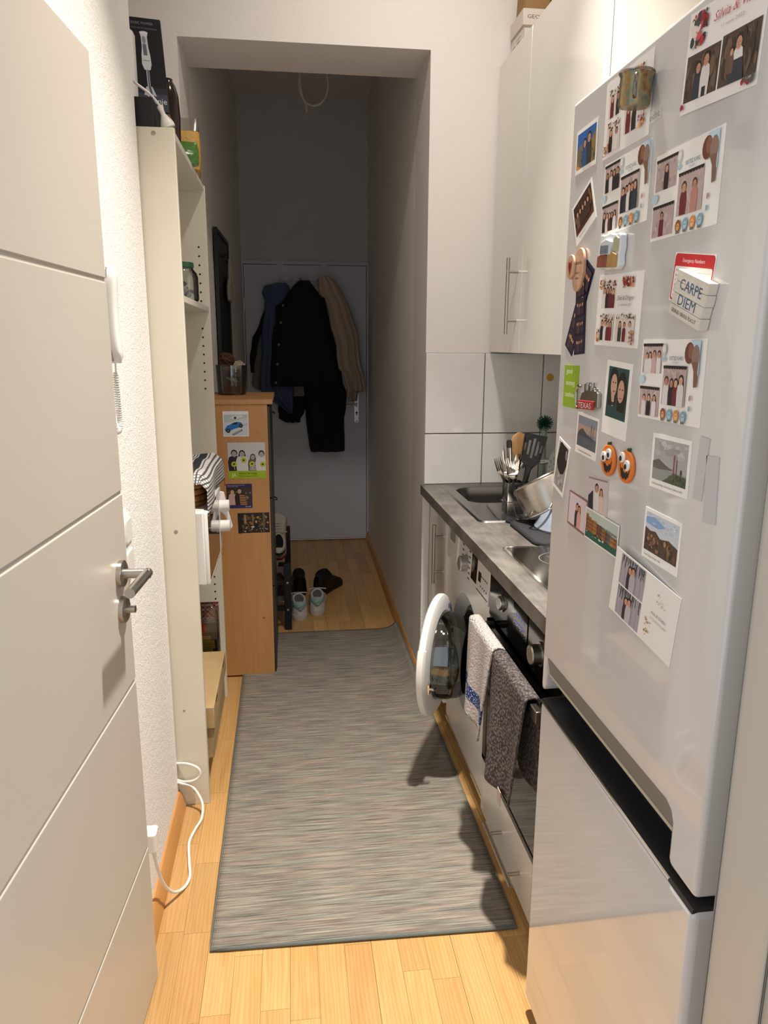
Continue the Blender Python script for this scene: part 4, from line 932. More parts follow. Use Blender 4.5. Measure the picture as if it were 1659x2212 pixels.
# --- wicker basket with checked cloth
bs = thing('basket', 'brown cork bread basket standing on the microwave', 'basket', (-.40, 2.47, .951))
for i in range(4):
    z = .957 + i * .021; rr_ = rrect(-.50 - i * .002, 2.30 - i * .006, -.276 + i * .001, 2.66 + i * .006, .05, 6)
    build('woven_ring', MB().tube([(a, b, z) for a, b in rr_], .010, 8, closed=True), M_cork, bs)
build('base', MB().prism(rrect(-.50, 2.30, -.276, 2.66, .05, 6), lambda a, b, t: (a, b, t), .951, .957), M_cork, bs)
def m_check():
    m, nt, b = newmat('checked_cloth'); t = N(nt, 'ShaderNodeTexCoord'); sx = N(nt, 'ShaderNodeSeparateXYZ'); nt.links.new(t.outputs['UV'], sx.inputs[0])
    def band(sock, f, lo):
        a = N(nt, 'ShaderNodeMath', op='MULTIPLY'); a.inputs[1].default_value = f; nt.links.new(sock, a.inputs[0])
        fr_ = N(nt, 'ShaderNodeMath', op='FRACT'); nt.links.new(a.outputs[0], fr_.inputs[0])
        g = N(nt, 'ShaderNodeMath', op='LESS_THAN'); g.inputs[1].default_value = lo; nt.links.new(fr_.outputs[0], g.inputs[0]); return g.outputs[0]
    def mx(op, a, b_): q = N(nt, 'ShaderNodeMath', op=op); nt.links.new(a, q.inputs[0]); (nt.links.new(b_, q.inputs[1]) if not isinstance(b_, float) else setattr(q.inputs[1], 'default_value', b_)); return q.outputs[0]
    s1 = band(sx.outputs[0], 30, .42); s2 = band(sx.outputs[0], 1.9, .16); s3 = mx('MULTIPLY', band(sx.outputs[1], 34, .35), .5)
    s = mx('MAXIMUM', mx('MAXIMUM', mx('MULTIPLY', s1, .85), s2), s3)
    nt.links.new(ramp(nt, s, [(.0, '#d8d4ce'), (.5, '#7c7a7c'), (1, '#1c2028')]), b.inputs['Base Color']); b.inputs['Roughness'].default_value = .9
    bumpnode(nt, noise(nt, mapping(nt, (1, 1, 1)), 300, 2).outputs[0], .5, .002, b); return m
M_check = m_check()
def cloth(u, v):
    y = 2.262 + .575 * v; s = u * .33                       # s runs from the back over the top and down the front
    if s < .222: x = -.50 + s; z = 1.052 + .004 * math.sin(v * 17 + u * 8)
    else:
        e = s - .222; x = -.278 + min(e, .03) * .9 + .010 * math.sin(v * 9) * e * 8; z = 1.052 - max(0, e - .01) * .95
        z -= .02 * max(0, .25 - v) * e / .1 * 2
    if v < .10: z -= (.10 - v) * .55 * .35
    if v > .86: z -= (v - .86) * .3
    return (x, y, z)
ck = build('cloth', MB().grid(cloth, 30, 40), M_check, label='black and white checked cloth draped over the bread basket', cat='cloth', solid=.0025)
uvl = ck.data.uv_layers.new(name='UVMap')
co_ = [v.co.copy() + ck.location for v in ck.data.vertices]
for lp in ck.data.loops:
    c = co_[lp.vertex_index]; s = (c.x + .50) if c.x < -.278 else .222 + (1.052 - c.z)
    uvl.data[lp.index].uv = (s * 3.0, c.y * 2)
# --- cardboard box
cbx = thing('cardboard_box', 'brown cardboard box with a lid on the bottom shelf', 'box', (-.40, 2.43, .137))
M_card = mat('cardboard', '#ab9066', .8, var=(12, '#9c8259')); M_card2 = mat('cardboard_lid', '#b79b70', .8, var=(10, '#a98d62'))
build('box_body', B((-.52, 2.222, .137), (-.266, 2.655, .30)), M_card, cbx, bev=.002)
ld_ = build('lid', MB().box((-.526, 2.214, .245), (-.258, 2.663, .318)), M_card2, cbx, bev=.002)
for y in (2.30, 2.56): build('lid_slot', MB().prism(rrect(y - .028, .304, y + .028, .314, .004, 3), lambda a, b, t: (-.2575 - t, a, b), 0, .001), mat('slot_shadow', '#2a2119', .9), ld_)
# --- blister pack
bl = thing('blister_pack', 'clear plastic pack with red pepper print standing behind the cardboard box', 'package', (-.34, 2.76, .137))
pr = Pr(120, 340, '#4a4440', 1); pr.rect(0, 268, 120, 340, '#6b2a28').speck(2, 270, 118, 338, 36, ['#8f3a32', '#4f1f1e', '#a3564a'], 4, 10)
for i in range(-3, 9): pr.line(i * 18, 268, i * 18 + 66, 334, 1.4, '#cfc2ba').line(i * 18, 334, i * 18 + 66, 268, 1.4, '#cfc2ba')
for i in range(5): pr.line(56, 276 - i * 5, 108, 276 - i * 5, 1.6, '#d9d4cf')
pr.ell(36, 232, 34, 34, '#cf2a20').ell(18, 240, 24, 34, '#4a4440').poly([(6, 262), (20, 278), (32, 258)], '#de4a34')
pr.rect(8, 186, 84, 202, '#d8aa34').text('ACHTUNG!', 12, 189, 14, '#b3281c', width=66).rect(12, 168, 98, 184, '#d9c244').text('FÜR SNOOTIVE', 16, 171, 12, '#1c1812', width=76).rect(12, 150, 98, 166, '#d9c244').text('EMPFOHLEN EINGE', 15, 153, 11, '#1c1812', width=80).rect(40, 134, 90, 148, '#d9c244').text('ESERT', 46, 137, 11, '#1c1812', width=36)
pr.speck(10, 100, 110, 130, 16, ['#c98a8a', '#8f8a86', '#5d5955', '#d9d2cc'], 3, 8)
build('printed_card', pr.mesh((-.345, 2.765, .308), (1, 0, 0), (0, 0, 1), (0, -1, 0)), M_print, bl, smooth=False)
build('clear_shell', MB().prism(rrect(-.402, .139, -.284, .474, .03, 6), lambda a, b, t: (a, 2.763 + t, b), -.001, -.04), glass('blister_clear', '#f2f2f2', .05, .05), bl, bev=.008)
# --- things on top of the bookcase
blk = thing('blender_box', 'tall black appliance box showing a white hand blender on top of the bookcase', 'box', (-.35, 2.36, BZ))
M_bbox = mat('black_card', '#1b1b20', .35)
build('carton', MB().loft([[(-.405 + dx_, 2.33, z), (-.318 + dx_, 2.345, z), (-.328 + dx_, 2.43, z), (-.415 + dx_, 2.415, z)] for z, dx_ in ((2.075, .006), (2.31, -.006))], True), M_bbox, blk, bev=.0015)
O_ = Vector((-.362, 2.3362, 2.195)); U_ = Vector((.985, .17, 0)); V_ = Vector((-.05, 0, 1)).normalized(); N_ = Vector((.17, -.985, 0))
q = Pr(86, 232, '#1d1d22', .4); q.rect(0, 0, 86, 44, '#4a4a5e').rect(0, 44, 86, 60, '#34343f')
q.poly([(28, 196), (50, 196), (47, 186), (48, 160), (51, 140), (52, 118), (48, 104), (32, 104), (27, 118), (28, 140), (31, 160), (31, 186)], '#d7d8dc').ell(39, 196, 11, 3.5, '#e6e6ea').ell(38, 178, 5, 10, '#8f929c').poly([(33, 168), (43, 168), (44, 140), (34, 140)], '#6a6d78').rect(31, 126, 49, 128, '#8a8c94')
q.rect(36, 60, 39, 104, '#b9bcc4').rect(41, 60, 44, 104, '#9a9da6').poly([(24, 40), (32, 62), (48, 62), (58, 38), (50, 40), (46, 36), (41, 40), (36, 36), (30, 40)], '#cfd1d6').poly([(38, 62), (44, 62), (48, 40), (42, 42)], '#55586a')
q.text('gorenje', 18, 20, 21, '#eceef2', width=65).text('BASIC POWER', 8, 216, 9, '#8a8d96', width=58).text('45W 450 W Hand blender', 8, 205, 6, '#767984', width=68)
build('front_print', q.mesh(O_, U_, V_, N_), M_print, blk, smooth=False)
wbx = build('white_canister', MB().loft([[(a, b, z) for a, b in rrect(-.47, 2.255, -.388, 2.325, .02, 5)] for z in (2.075, 2.24, 2.255)] + [[(a, b, 2.262) for a, b in rrect(-.462, 2.262, -.396, 2.318, .015, 5)]], True), M_plastic, label='white rounded canister standing on the small black box', cat='canister')
build('black_box', B((-.47, 2.19, BZ), (-.334, 2.335, 2.074)), mat('matte_black_card', '#15161b', .6), bev=.0015, label='small black box on the near end of the bookcase top', cat='box')
build('support_box', MB().box((-.415, 2.337, BZ), (-.312, 2.445, 2.0735)), mat('orange_brown_card', '#8a5a3c', .6, var=(30, '#6b6259')), bev=.001, label='printed orange-brown carton under the blender box', cat='box')
# white mains plug and lead
pg = thing('power_plug', 'white mains plug with its lead lying on the near end of the bookcase top', 'plug', (-.31, 2.24, BZ))
build('lead', MB().tube(catmull([(-.44, 2.17, 2.125), (-.40, 2.18, 2.13), (-.376, 2.195, 2.108), (-.342, 2.205, 2.085), (-.318, 2.21, 2.058)], 6), .0035, 8), M_plastic, pg)
axp = Vector((.35, .12, -.92)).normalized()
build('body', MB().lathe([(0, -.004), (.008, -.004), (.008, .004), (.0065, .006), (.0065, .018), (.009, .022), (.017, .038), (.0185, .042), (.0185, .050), (0, .050)], (-.318, 2.21, 2.055), axp, 20), M_plastic, pg)
for s_ in (-1, 1):
    c = Vector((-.318, 2.21, 2.055)) + axp * .049 + Vector((0, .009 * s_, 0)); build('pin', MB().cyl(c, c + axp * .005, .0022, n=10), M_chrome, pg)
# bottles and bags
bt = build('sauce_bottle', MB().lathe([(0, .001), (.027, .001), (.030, .01), (.031, .05), (.033, .11), (.030, .165), (.022, .195), (.015, .205), (.015, .212), (0, .214)], (-.335, 2.50, BZ), (0, 0, 1), 28), mat('dark_brown_gloss', '#24120e', .12), label='dark brown glossy sauce bottle on the bookcase top', cat='bottle')
def bag(name, label, c, w, d, h, m, parts, rz=0, lean=0):
    t = thing(name, label, 'bag', c)
    R_ = Matrix.Rotation(rz, 3, 'Z'); rb = random.Random(len(label))
    rings = []
    for k in range(9):
        v = k / 8; sw = 1 - .12 * abs(v - .4); sd = max(.04, (1 - v ** 3) * (.75 + .25 * math.sin(PI * min(1, v + .2))))
        ring = []
        for i in range(20):
            a = 2 * PI * i / 20; cx_ = abs(math.cos(a)) ** .5 * (1 if math.cos(a) > 0 else -1); sy_ = abs(math.sin(a)) ** .7 * (1 if math.sin(a) > 0 else -1)
            p_ = R_ @ Vector((w / 2 * sw * cx_ * (1 + rb.uniform(-.02, .02)), d / 2 * sd * sy_ + lean * v, h * v)); ring.append(Vector(c) + p_)
        rings.append(ring)
    if parts:
        cut = parts[0]; build('contents', MB().loft(rings[:cut + 1], True), m, t); build('clear_top', MB().loft([[Vector(c) + (p_ - Vector(c)) * 1.01 for p_ in r] for r in rings[cut:]], True), glass('bag_clear', '#e8e6e0', .10, .15), t)
    else: build('pack', MB().loft(rings, True), m, t)
    return t
bag('pasta_bag', 'clear bag of yellow pasta on the bookcase top', (-.345, 2.68, BZ), .16, .07, .155, mat('pasta_yellow', '#c69a45', .5, bump=(90, .8, .004)), (6,), .1)
gb_ = bag('green_bag', 'shiny green food bag in front of the yellow pasta bag', (-.322, 2.60, BZ), .12, .06, .068, mat('green_foil', '#46752a', .25, bump=(35, .6, .006)), None, .25)
fb = thing('squeeze_bottle', 'brown squeeze bottle with blue cap and label at the far bookcase end', 'bottle', (-.315, 2.80, BZ))
build('body', MB().loft([[(a, b, BZ + z) for a, b in rrect(-.315 - w, 2.80 - .022, -.315 + w, 2.80 + .022, .018, 5)] for z, w in ((.001, .033), (.01, .035), (.07, .034), (.082, .026))], True), mat('caramel', '#8a6238', .3), fb)
build('cap', MB().lathe([(0, .116), (.017, .116), (.019, .112), (.022, .082), (0, .082)], (-.315, 2.80, BZ), (0, 0, 1), 24), mat('cap_blue', '#18266b', .35), fb)
lbp = Pr(62, 44, '#1d3f7d', .3); lbp.rect(4, 26, 40, 42, '#d9d4cb').text('ja!', 10, 29, 13, '#1d3f7d').rect(8, 4, 26, 12, '#c23a2c').speck(30, 2, 60, 22, 10, ['#4f9ccc', '#2f6fae'], 2, 6)
build('label', lbp.mesh((-.315, 2.7765, BZ + .042), (1, 0, 0), (0, 0, 1), (0, -1, 0)), M_print, fb, smooth=False)
# --- intercom on the left wall
ic = thing('intercom', 'white wall intercom with a handset and coiled cord beside the open door', 'intercom', (XL, 1.575, 1.42))
build('base_plate', MB().loft([[(XL + t, a, b) for a, b in rrect(1.52 + i_, 1.415 + i_, 1.632 - i_, 1.600 - i_, .02, 6)] for t, i_ in ((0, 0), (.010, 0), (.014, .004))], True), M_plastic, ic)
hs = []
for i in range(17):
    v = i / 16; z = 1.408 + .188 * v; e = (1 - (abs(v - .5) * 2) ** 8) ** .5 if 0 < v < 1 else .15
    dd_ = .030 + .006 * (abs(v - .5) * 2) ** 2
    hs.append([(XL + .014 + dd_ * .5 + math.copysign(abs(math.cos(t)) ** .6, math.cos(t)) * dd_ * .5 * (.55 + .45 * e), 1.586 + math.copysign(abs(math.sin(t)) ** .6, math.sin(t)) * .021 * max(e, .25), z) for t in [2 * PI * k / 20 for k in range(20)]])
build('handset', MB().loft(hs, True), M_plastic, ic)
build('earpiece_gap', B((XL + .0305, 1.566, 1.412), (XL + .0315, 1.6074, 1.592)), mat('gap_grey', '#8f8b85', .6), ic)
XC = XL + .030
cpts = catmull([(XC, 1.594, 1.41), (XC, 1.594, 1.388), (XC, 1.593, 1.35), (XC, 1.596, 1.31), (XC, 1.594, 1.285), (XC - .002, 1.585, 1.272), (XC - .004, 1.572, 1.275), (XC - .006, 1.565, 1.30), (XC - .010, 1.563, 1.36), (XC - .013, 1.565, 1.414)], 60)
hel = []; L_ = 0
for i, p_ in enumerate(cpts):
    if i: L_ += (p_ - cpts[i - 1]).length
    t_ = (cpts[min(i + 1, len(cpts) - 1)] - cpts[max(i - 1, 0)]).normalized(); a_ = Vector((1, 0, 0)); a_ = (a_ - t_ * a_.dot(t_)).normalized(); b_ = t_.cross(a_)
    r_ = .0058 if .022 < L_ < .26 else .0008
    hel.append(p_ + (a_ * math.cos(L_ / .0048 * 2 * PI) + b_ * math.sin(L_ / .0048 * 2 * PI)) * r_)
build('coiled_cord', MB().tube(hel, .0016, 5), M_plastic, ic)
# --- light switches
sw = thing('light_switch', 'white double rocker switch on the left wall behind the door edge', 'switch', (XL, 1.70, .93))
build('frame', MB().loft([[(XL + t, a, b) for a, b in rrect(1.645 + i_, .925 + i_, 1.727 - i_, 1.072 - i_, .012, 5)] for t, i_ in ((0, 0), (.008, 0), (.010, .003))], True), M_plastic, sw)
for z in (1.035, .963): build('rocker', MB().loft([[(XL + t, a, b) for a, b in rrect(1.655 + i_, z - .027 + i_, 1.717 - i_, z + .027 - i_, .006, 4)] for t, i_ in ((.009, 0), (.014, .002))], True), M_plastic, sw)
# --- floor plug with loose white cable
pc = thing('power_cable', 'white power cable with a plug looping down to the floor beside the bookcase', 'cable', (-.35, 1.9, 0))
cpth = [(-.358, 1.662, .235), (-.356, 1.672, .19), (-.350, 1.705, .10), (-.335, 1.745, .035), (-.315, 1.785, .009), (-.302, 1.83, .007), (-.312, 1.90, .007), (-.322, 1.98, .007), (-.312, 2.04, .007), (-.298, 2.09, .010), (-.300, 2.135, .035), (-.330, 2.160, .075), (-.366, 2.165, .088), (-.385, 2.176, .09)]
build('lead', MB().tube(catmull(cpth, 8), .0042, 10), M_plastic, pc)
lp2 = [(-.385, 2.176, .098), (-.360, 2.168, .092), (-.325, 2.160, .098), (-.304, 2.158, .118), (-.312, 2.160, .142), (-.345, 2.166, .155), (-.380, 2.1765, .152)]
build('lead_loop', MB().tube(catmull(lp2, 8), .0040, 10), M_plastic, pc)
build('plug', MB().loft([[(a, b, z) for a, b in rrect(-.377, 1.640, -.345, 1.684, .008, 4)] for z in (.232, .238, .275, .281)], True), M_plastic, pc, bev=.002)
build('strain_relief', MB().cyl((-.358, 1.662, .233), (-.357, 1.668, .210), .0065, .005, n=12), M_plastic, pc)

# ================================================================== CORRIDOR
DY0, DY1, DX0, DX1, DZ = 3.112, 3.585, -.345, -.088, 1.222
dsr = thing('shoe_cabinet', 'beech shoe cabinet with small prints stuck on its near side', 'cabinet', (-.21, 3.35, .0075))
build('side_panel', B((DX0, DY0, .0075), (DX1, DY0 + .018, 1.202)), M_beech, dsr, bev=.001)
build('side_panel', B((DX0, DY1 - .018, .0075), (DX1, DY1, 1.202)), M_beech, dsr, bev=.001)
build('top', B((DX0, DY0 - .004, 1.2025), (DX1 + .022, DY1 + .004, 1.222)), M_beech, dsr, bev=.001)
build('back', B((DX0, DY0 + .018, .02), (DX0 + .006, DY1 - .018, 1.20)), M_beech, dsr)
for i in range(3):
    z0 = .03 + i * .39; fl_ = build('flap', B((DX1 - .004, DY0 + .004, z0), (DX1 + .010, DY1 - .004, z0 + .384)), mat('dark_front', '#2a2522', .4), dsr, bev=.001)
    build('flap_knob', MB().tube(catmull([(DX1 + .01, 3.32, z0 + .34), (DX1 + .024, 3.33, z0 + .335), (DX1 + .024, 3.37, z0 + .335), (DX1 + .01, 3.38, z0 + .34)], 4), .003, 8), M_dsteel, fl_)
for x, z in ((-.128, 1.09), (-.128, .275)): build('screw_cap', MB().lathe([(0, .002), (.004, .0015), (.005, 0)], (x, DY0, z), (0, -1, 0), 12), mat('brass_cap', '#b08a5a', .35, .8), dsr)
def on_dresser(name, label, pr_, x, z, rot=0):
    a = math.radians(rot); return build(name, pr_.mesh((x, DY0 - .0003, z), (math.cos(a), 0, math.sin(a)), (-math.sin(a), 0, math.cos(a)), (0, -1, 0)), M_print, smooth=False, label=label, cat='photo', group='prints on the shoe cabinet')
p = Pr(104, 104, '#e9eaec', .4); p.rect(4, 4, 100, 90, '#b9c6cc').poly([(4, 55), (100, 78), (100, 4), (4, 4)], '#cdd6da').poly([(6, 30), (18, 46), (40, 52), (58, 60), (74, 58), (80, 48), (78, 40), (50, 34), (24, 22), (8, 22)], '#1f6fc4').poly([(30, 50), (46, 58), (60, 60), (54, 50)], '#15181c').ell(20, 24, 9, 9, '#16181b').ell(72, 44, 8, 8, '#16181b').ell(20, 24, 4, 4, '#6a6f74').ell(72, 44, 3.5, 3.5, '#6a6f74')
p.poly([(26, 74), (40, 84), (60, 88), (78, 88), (82, 80), (58, 74)], '#d9dcde').ell(50, 77, 5, 5, '#25282b').poly([(36, 10), (76, 30), (78, 24), (40, 4)], '#181818').line(40, 8, 74, 26, 2.5, '#c9c9c9').line(52, 34, 100, 52, 1.2, '#2c2c2c')
on_dresser('photo', 'square photo of a blue toy sports car', p, -.217, 1.123)
p = Pr(154, 152, '#c9c7ca', .5); p.rect(0, 34, 154, 152, '#cdcbce'); p.rect(0, 0, 154, 33, '#9dbb1c')
for x, h_, c, hr, ln in ((26, 88, '#232326', '#1c1b1b', False), (58, 86, '#d9d7d8', '#1a1919', True), (102, 70, '#5a595b', '#3c3838', True), (138, 84, '#d6d4d5', '#161515', False)): p.person(x, 33, h_, c, hr, '#a8a6a6', ln, .42)
for i in range(5): p.rect(88, 36 + i * 7, 118, 39 + i * 7, '#dcdadb')
for x, y in ((24, 62), (64, 78), (98, 62), (142, 60)): p.line(x, y, x + 3, y - 24, 1.6, '#e8e6e6').ell(x, y, 11.5, 11.5, '#b9bf22').ell(x, y, 5, 4, '#2a2a1a', 8)
p.text('JA', 14, 9, 20, '#eef2d8').text('Was ist dir heilig?', 42, 19, 11, '#1f2410', width=76).text('What is sacred to you?', 42, 8, 10, '#5a6a1c', width=80)
on_dresser('flyer', 'flyer with four people holding yellow discs above a lime green band', p, -.178, .970)
p = Pr(106, 104, '#2a2160', .5); p.rect(2, 14, 102, 90, '#3a3226').speck(2, 14, 102, 90, 60, ['#2a2a1c', '#4f4a34', '#6a6446', '#8f8a6a', '#20201a'], 2, 6).person(24, 14, 68, '#c9aaa0', '#3a1f1a', '#d3a58e', True, .34).person(54, 14, 72, '#2a1a1c', '#15100e', '#c99a80', False, .40).poly([(56, 14), (54, 58), (74, 56), (84, 14)], '#b98a55')
for i in range(4): p.rect(56, 18 + i * 10, 82, 21 + i * 10, '#5a2a22').rect(59 + i * 6, 16, 61 + i * 6, 56, '#6b3428')
p.text('zusammen wohnen, zusammen lernen', 4, 97, 5, '#d9d6e6', width=72).text('und gemeinsam feiern', 4, 92, 4.5, '#d9d6e6', width=46).text('Sunoft', 76, 4, 8, '#e6e2ee', width=24)
on_dresser('flyer', 'purple-framed flyer of a couple in front of trees', p, -.214, .820)
p = Pr(132, 87, '#1c140e', .4); p.rect(0, 0, 132, 87, '#2a1c12').speck(14, 4, 132, 83, 110, ['#6b4a28', '#8a6435', '#3a2818', '#4f4a3a', '#b98a52', '#20201c', '#5d3a22', '#343a2c'], 2, 8).rect(26, 44, 34, 80, '#a3865c').rect(60, 30, 64, 80, '#8f7a55').rect(104, 20, 112, 87, '#5d6048').rect(0, 0, 16, 87, '#171410').ell(62, 26, 9, 3, '#d9d2c4').speck(14, 2, 130, 26, 30, ['#c9c2b4', '#2a2620', '#8a8474', '#141210'], 1, 4).person(76, 16, 40, '#141616', face=False)
on_dresser('photo', 'dark brown photo of an ornate fountain hall', p, -.158, .703, .5)
# --- glass vase with potpourri
vz = thing('vase', 'clear glass vase filled with wicker balls and dried leaves on the shoe cabinet', 'vase', (-.25, 3.43, DZ)); vo = Vector((-.25, 3.43, DZ + .0005))
build('glass', MB().lathe([(0, .0), (.060, 0), (.062, .004), (.068, .130), (.066, .130), (.060, .012), (0, .010)], vo, (0, 0, 1), 32), glass('vase_glass', '#dfe4e6', .06), vz)
def wicker(c, r, col, seed):
    rb = random.Random(seed); m = MB()
    for i in range(9):
        ax_ = Vector((rb.uniform(-1, 1), rb.uniform(-1, 1), rb.uniform(-1, 1))).normalized(); a_, b_ = frame(ax_)
        m.tube([Vector(c) + ax_ * r * rb.uniform(-.3, .3) * 0 + (a_ * math.cos(t) + b_ * math.sin(t)) * r * (.96 + .06 * math.sin(t * 3 + i)) for t in [2 * PI * k / 20 for k in range(20)]], r * .075, 5, closed=True)
    build('wicker_ball', m, mat('wicker' + col, col, .8), vz)
    build('ball_core', MB().ell(c, r * .86, r * .86, r * .86, 14, 8), mat('wcore' + col, col, .95), vz)
wicker(vo + Vector((-.018, -.005, .152)), .034, '#54321f', 1); wicker(vo + Vector((.034, .004, .120)), .028, '#b3a58c', 2); wicker(vo + Vector((.022, -.012, .045)), .036, '#4a3122', 3); wicker(vo + Vector((-.03, .01, .05)), .030, '#5c3a26', 4)
lfm = MB()
for (p0, p1, w_) in (((-.045, -.03, .085), (.0, -.045, .12), .02), ((.0, -.045, .125), (.05, -.03, .075), .012), ((-.02, -.04, .075), (.03, -.045, .06), .008)):
    a_, b_ = Vector(p0) + vo, Vector(p1) + vo
    build('dried_leaf', MB().tube([a_.lerp(b_, t / 6) for t in range(7)], lambda t, w_=w_: max(.002, w_ * math.sin(PI * (t * .9 + .05))), 8), mat('leaf_brown%d' % int(w_ * 1000), ('#7a4226' if w_ > .015 else '#8a7050' if w_ > .01 else '#c9c4ba'), .7), vz)
# --- black wall panel with hanging white bag
hp_ = thing('hallway_board', 'tall black hallway panel fixed to the left corridor wall', 'panel', (-.32, 4.08, 0))
def LX(y): return -.355 + (y - 2.95) * .055 / 2.5
def lbox(y0, y1, z0, z1, t0, t1): return MB().loft([[(LX(y) + t0, y, z0), (LX(y) + t1, y, z0), (LX(y) + t1, y, z1), (LX(y) + t0, y, z1)] for y in (y0, y1)], True)
build('board', lbox(3.80, 4.37, .25, 1.985, .001, .012), mat('black_panel', '#16171c', .45), hp_)
for y0, y1, z0, z1 in ((3.80, 3.82, .25, 1.985), (4.35, 4.37, .25, 1.985), (3.82, 4.35, 1.965, 1.985), (3.82, 4.35, .25, .27)): build('frame_bar', lbox(y0, y1, z0, z1, .012, .018), M_blackm, hp_, bev=.001)
for y in (3.95, 4.2): build('hook', MB().tube(catmull([(LX(y) + .012, y, 1.87), (LX(y) + .035, y, 1.862), (LX(y) + .042, y, 1.88)], 4), .004, 8), M_blackm, hp_)
tb_ = thing('tote_bag', 'white cloth bag hanging by its strap on the black hallway panel', 'bag', (-.30, 4.2, 1.70))
build('strap', MB().tube(catmull([(LX(4.2) + .036, 4.10, 1.74), (LX(4.2) + .036, 4.17, 1.86), (LX(4.2) + .036, 4.20, 1.875), (LX(4.2) + .036, 4.24, 1.85), (LX(4.2) + .036, 4.33, 1.77)], 5), .008, 8), mat('bag_cotton', '#bdb8ae', .9), tb_)
build('pouch', MB().loft([[(LX(4.2) + .026 + .016 * math.cos(t) * k + .004, 4.20 + wy * math.sin(t), z) for t in [2 * PI * i / 16 for i in range(16)]] for z, wy, k in ((1.665, .14, .5), (1.69, .155, 1), (1.74, .13, 1), (1.77, .09, .7), (1.79, .05, .4))], True), mat('bag_cotton', '#bdb8ae', .9), tb_)
# --- coat rack and clothes on the back door
rk = thing('coat_rack', 'white over-door hook rack with round pegs on the back door', 'coat rack', (.13, 5.42, 1.86))
build('rail', B((-.045, 5.412, 1.868), (.275, 5.424, 1.905)), M_doorb, rk, bev=.002)
for x in (-.035, .27): build('door_strap', B((x - .020, 5.4225, 1.905), (x + .020, 5.4245, 1.986)), M_doorb, rk)
HK = (-.023, .041, .104, .165, .225)
for x in HK:
    hk = build('peg', MB().cyl((x, 5.412, 1.882), (x, 5.375, 1.882), .005, n=10), M_dsteel, rk); build('peg_knob', MB().ell((x, 5.370, 1.882), .010, .008, .010, 12, 8), M_plastic, hk)
GX = lambda u_: -.3705 + u_ * .000661
GZ = lambda v_: 2.0768 - v_ * .000668
def garment(name, label, rows_, yb, depth, m, seed=1, folds=5, amp=.012, cat='jacket', parent=None):
    rg = random.Random(seed); ph = [rg.random() * 6.28 for _ in range(4)]; rings = []
    rws = [(GZ(v_), GX(a), GX(b_)) for v_, a, b_ in rows_]
    fine = []
    for i in range(len(rws) - 1):
        k = max(1, int(abs(rws[i + 1][0] - rws[i][0]) / .03))
        for q_ in range(k): t = q_ / k; fine.append(tuple(rws[i][j] * (1 - t) + rws[i + 1][j] * t for j in range(3)))
    fine.append(rws[-1]); n_ = 22; H0 = rws[0][0]; HH = H0 - rws[-1][0]
    for z, a, b_ in fine:
        w = (H0 - z) / HH; ring = []
        for i in range(n_ + 1):
            s = i / n_; env = max(0, math.sin(PI * s)) ** .45; x = a + (b_ - a) * s
            f_ = amp * (.3 + w) * (math.sin(folds * 2 * PI * s + ph[0] + 1.2 * math.sin(w * 3 + ph[1])) + .5 * math.sin(folds * 3.7 * s + ph[2] + w * 4))
            ring.append((x + .003 * math.sin(w * 20 + ph[3]), yb - .012 - (depth * (.75 + .25 * math.sin(w * PI))) * env - f_ * env, z))
        for i in range(5): s = 1 - i / 4; ring.append((a + (b_ - a) * (s * .94 + .03), yb - .004, z))
        rings.append(ring)
    return build(name, MB().loft(rings, True), m, parent, label=label if parent is None else None, cat=cat if parent is None else None, group='clothes hanging on the back door' if parent is None else None, ang=60)
cl_black = mat('black_cotton', '#0c0d11', .85, bump=(200, .4, .002)); cl_black2 = mat('black_wool', '#0e0d10', .95, bump=(120, .5, .003))
cl_blue = mat('slate_blue_cotton', '#4c5f82', .85, bump=(150, .4, .002)); cl_beige = mat('beige_corduroy', '#b8a99a', .9, bump=(150, .4, .002)); cl_grey = mat('grey_lining', '#77736f', .9)
garment('black_coat_sleeve', 'black sleeve hanging at the far left of the clothes', [(600, 330, 400), (740, 280, 370), (880, 205, 340), (1050, 170, 300), (1190, 165, 240), (1250, 168, 230)], 5.42, .03, cl_black2, 1, 2, .006, 'coat')
garment('grey_jacket', 'grey jacket panel hanging behind the blue one', [(860, 280, 420), (1000, 245, 420), (1200, 205, 420), (1380, 182, 420), (1425, 235, 420)], 5.385, .03, cl_grey, 2, 3, .006)
bj = garment('blue_jacket', 'slate blue hooded jacket hanging left on the back door', [(345, 470, 570), (372, 350, 600), (440, 318, 610), (520, 345, 600), (650, 325, 600), (900, 298, 600), (1150, 285, 600), (1400, 252, 612), (1490, 300, 612), (1590, 470, 612), (1665, 560, 606)], 5.345, .06, cl_blue, 3, 4, .012)
garment('striped_skirt', 'pale striped cloth peeping out below the black jacket', [(1330, 615, 720), (1490, 608, 728)], 5.36, .03, mat('pale_stripe', '#8f8a80', .9), 4, 6, .008, 'skirt')
garment('black_shirt', 'short black garment hem hanging lowest on the left', [(1480, 450, 745), (1640, 450, 742), (1730, 455, 690), (1772, 515, 680)], 5.40, .05, cl_black2, 5, 3, .008, 'shirt')
garment('black_trousers', 'black trousers hanging down longest on the back door', [(480, 700, 960), (1000, 690, 1080), (1250, 690, 1140), (1370, 692, 1150), (1450, 720, 1185), (1650, 745, 1180), (1720, 750, 1165), (1860, 756, 1160), (2030, 772, 1160), (2090, 790, 1160)], 5.385, .05, cl_black, 6, 3, .012, 'trousers')
kj = thing('black_jacket', 'black button jacket hanging in the middle of the back door', 'jacket', (.12, 5.30, 1.16), group='clothes hanging on the back door')
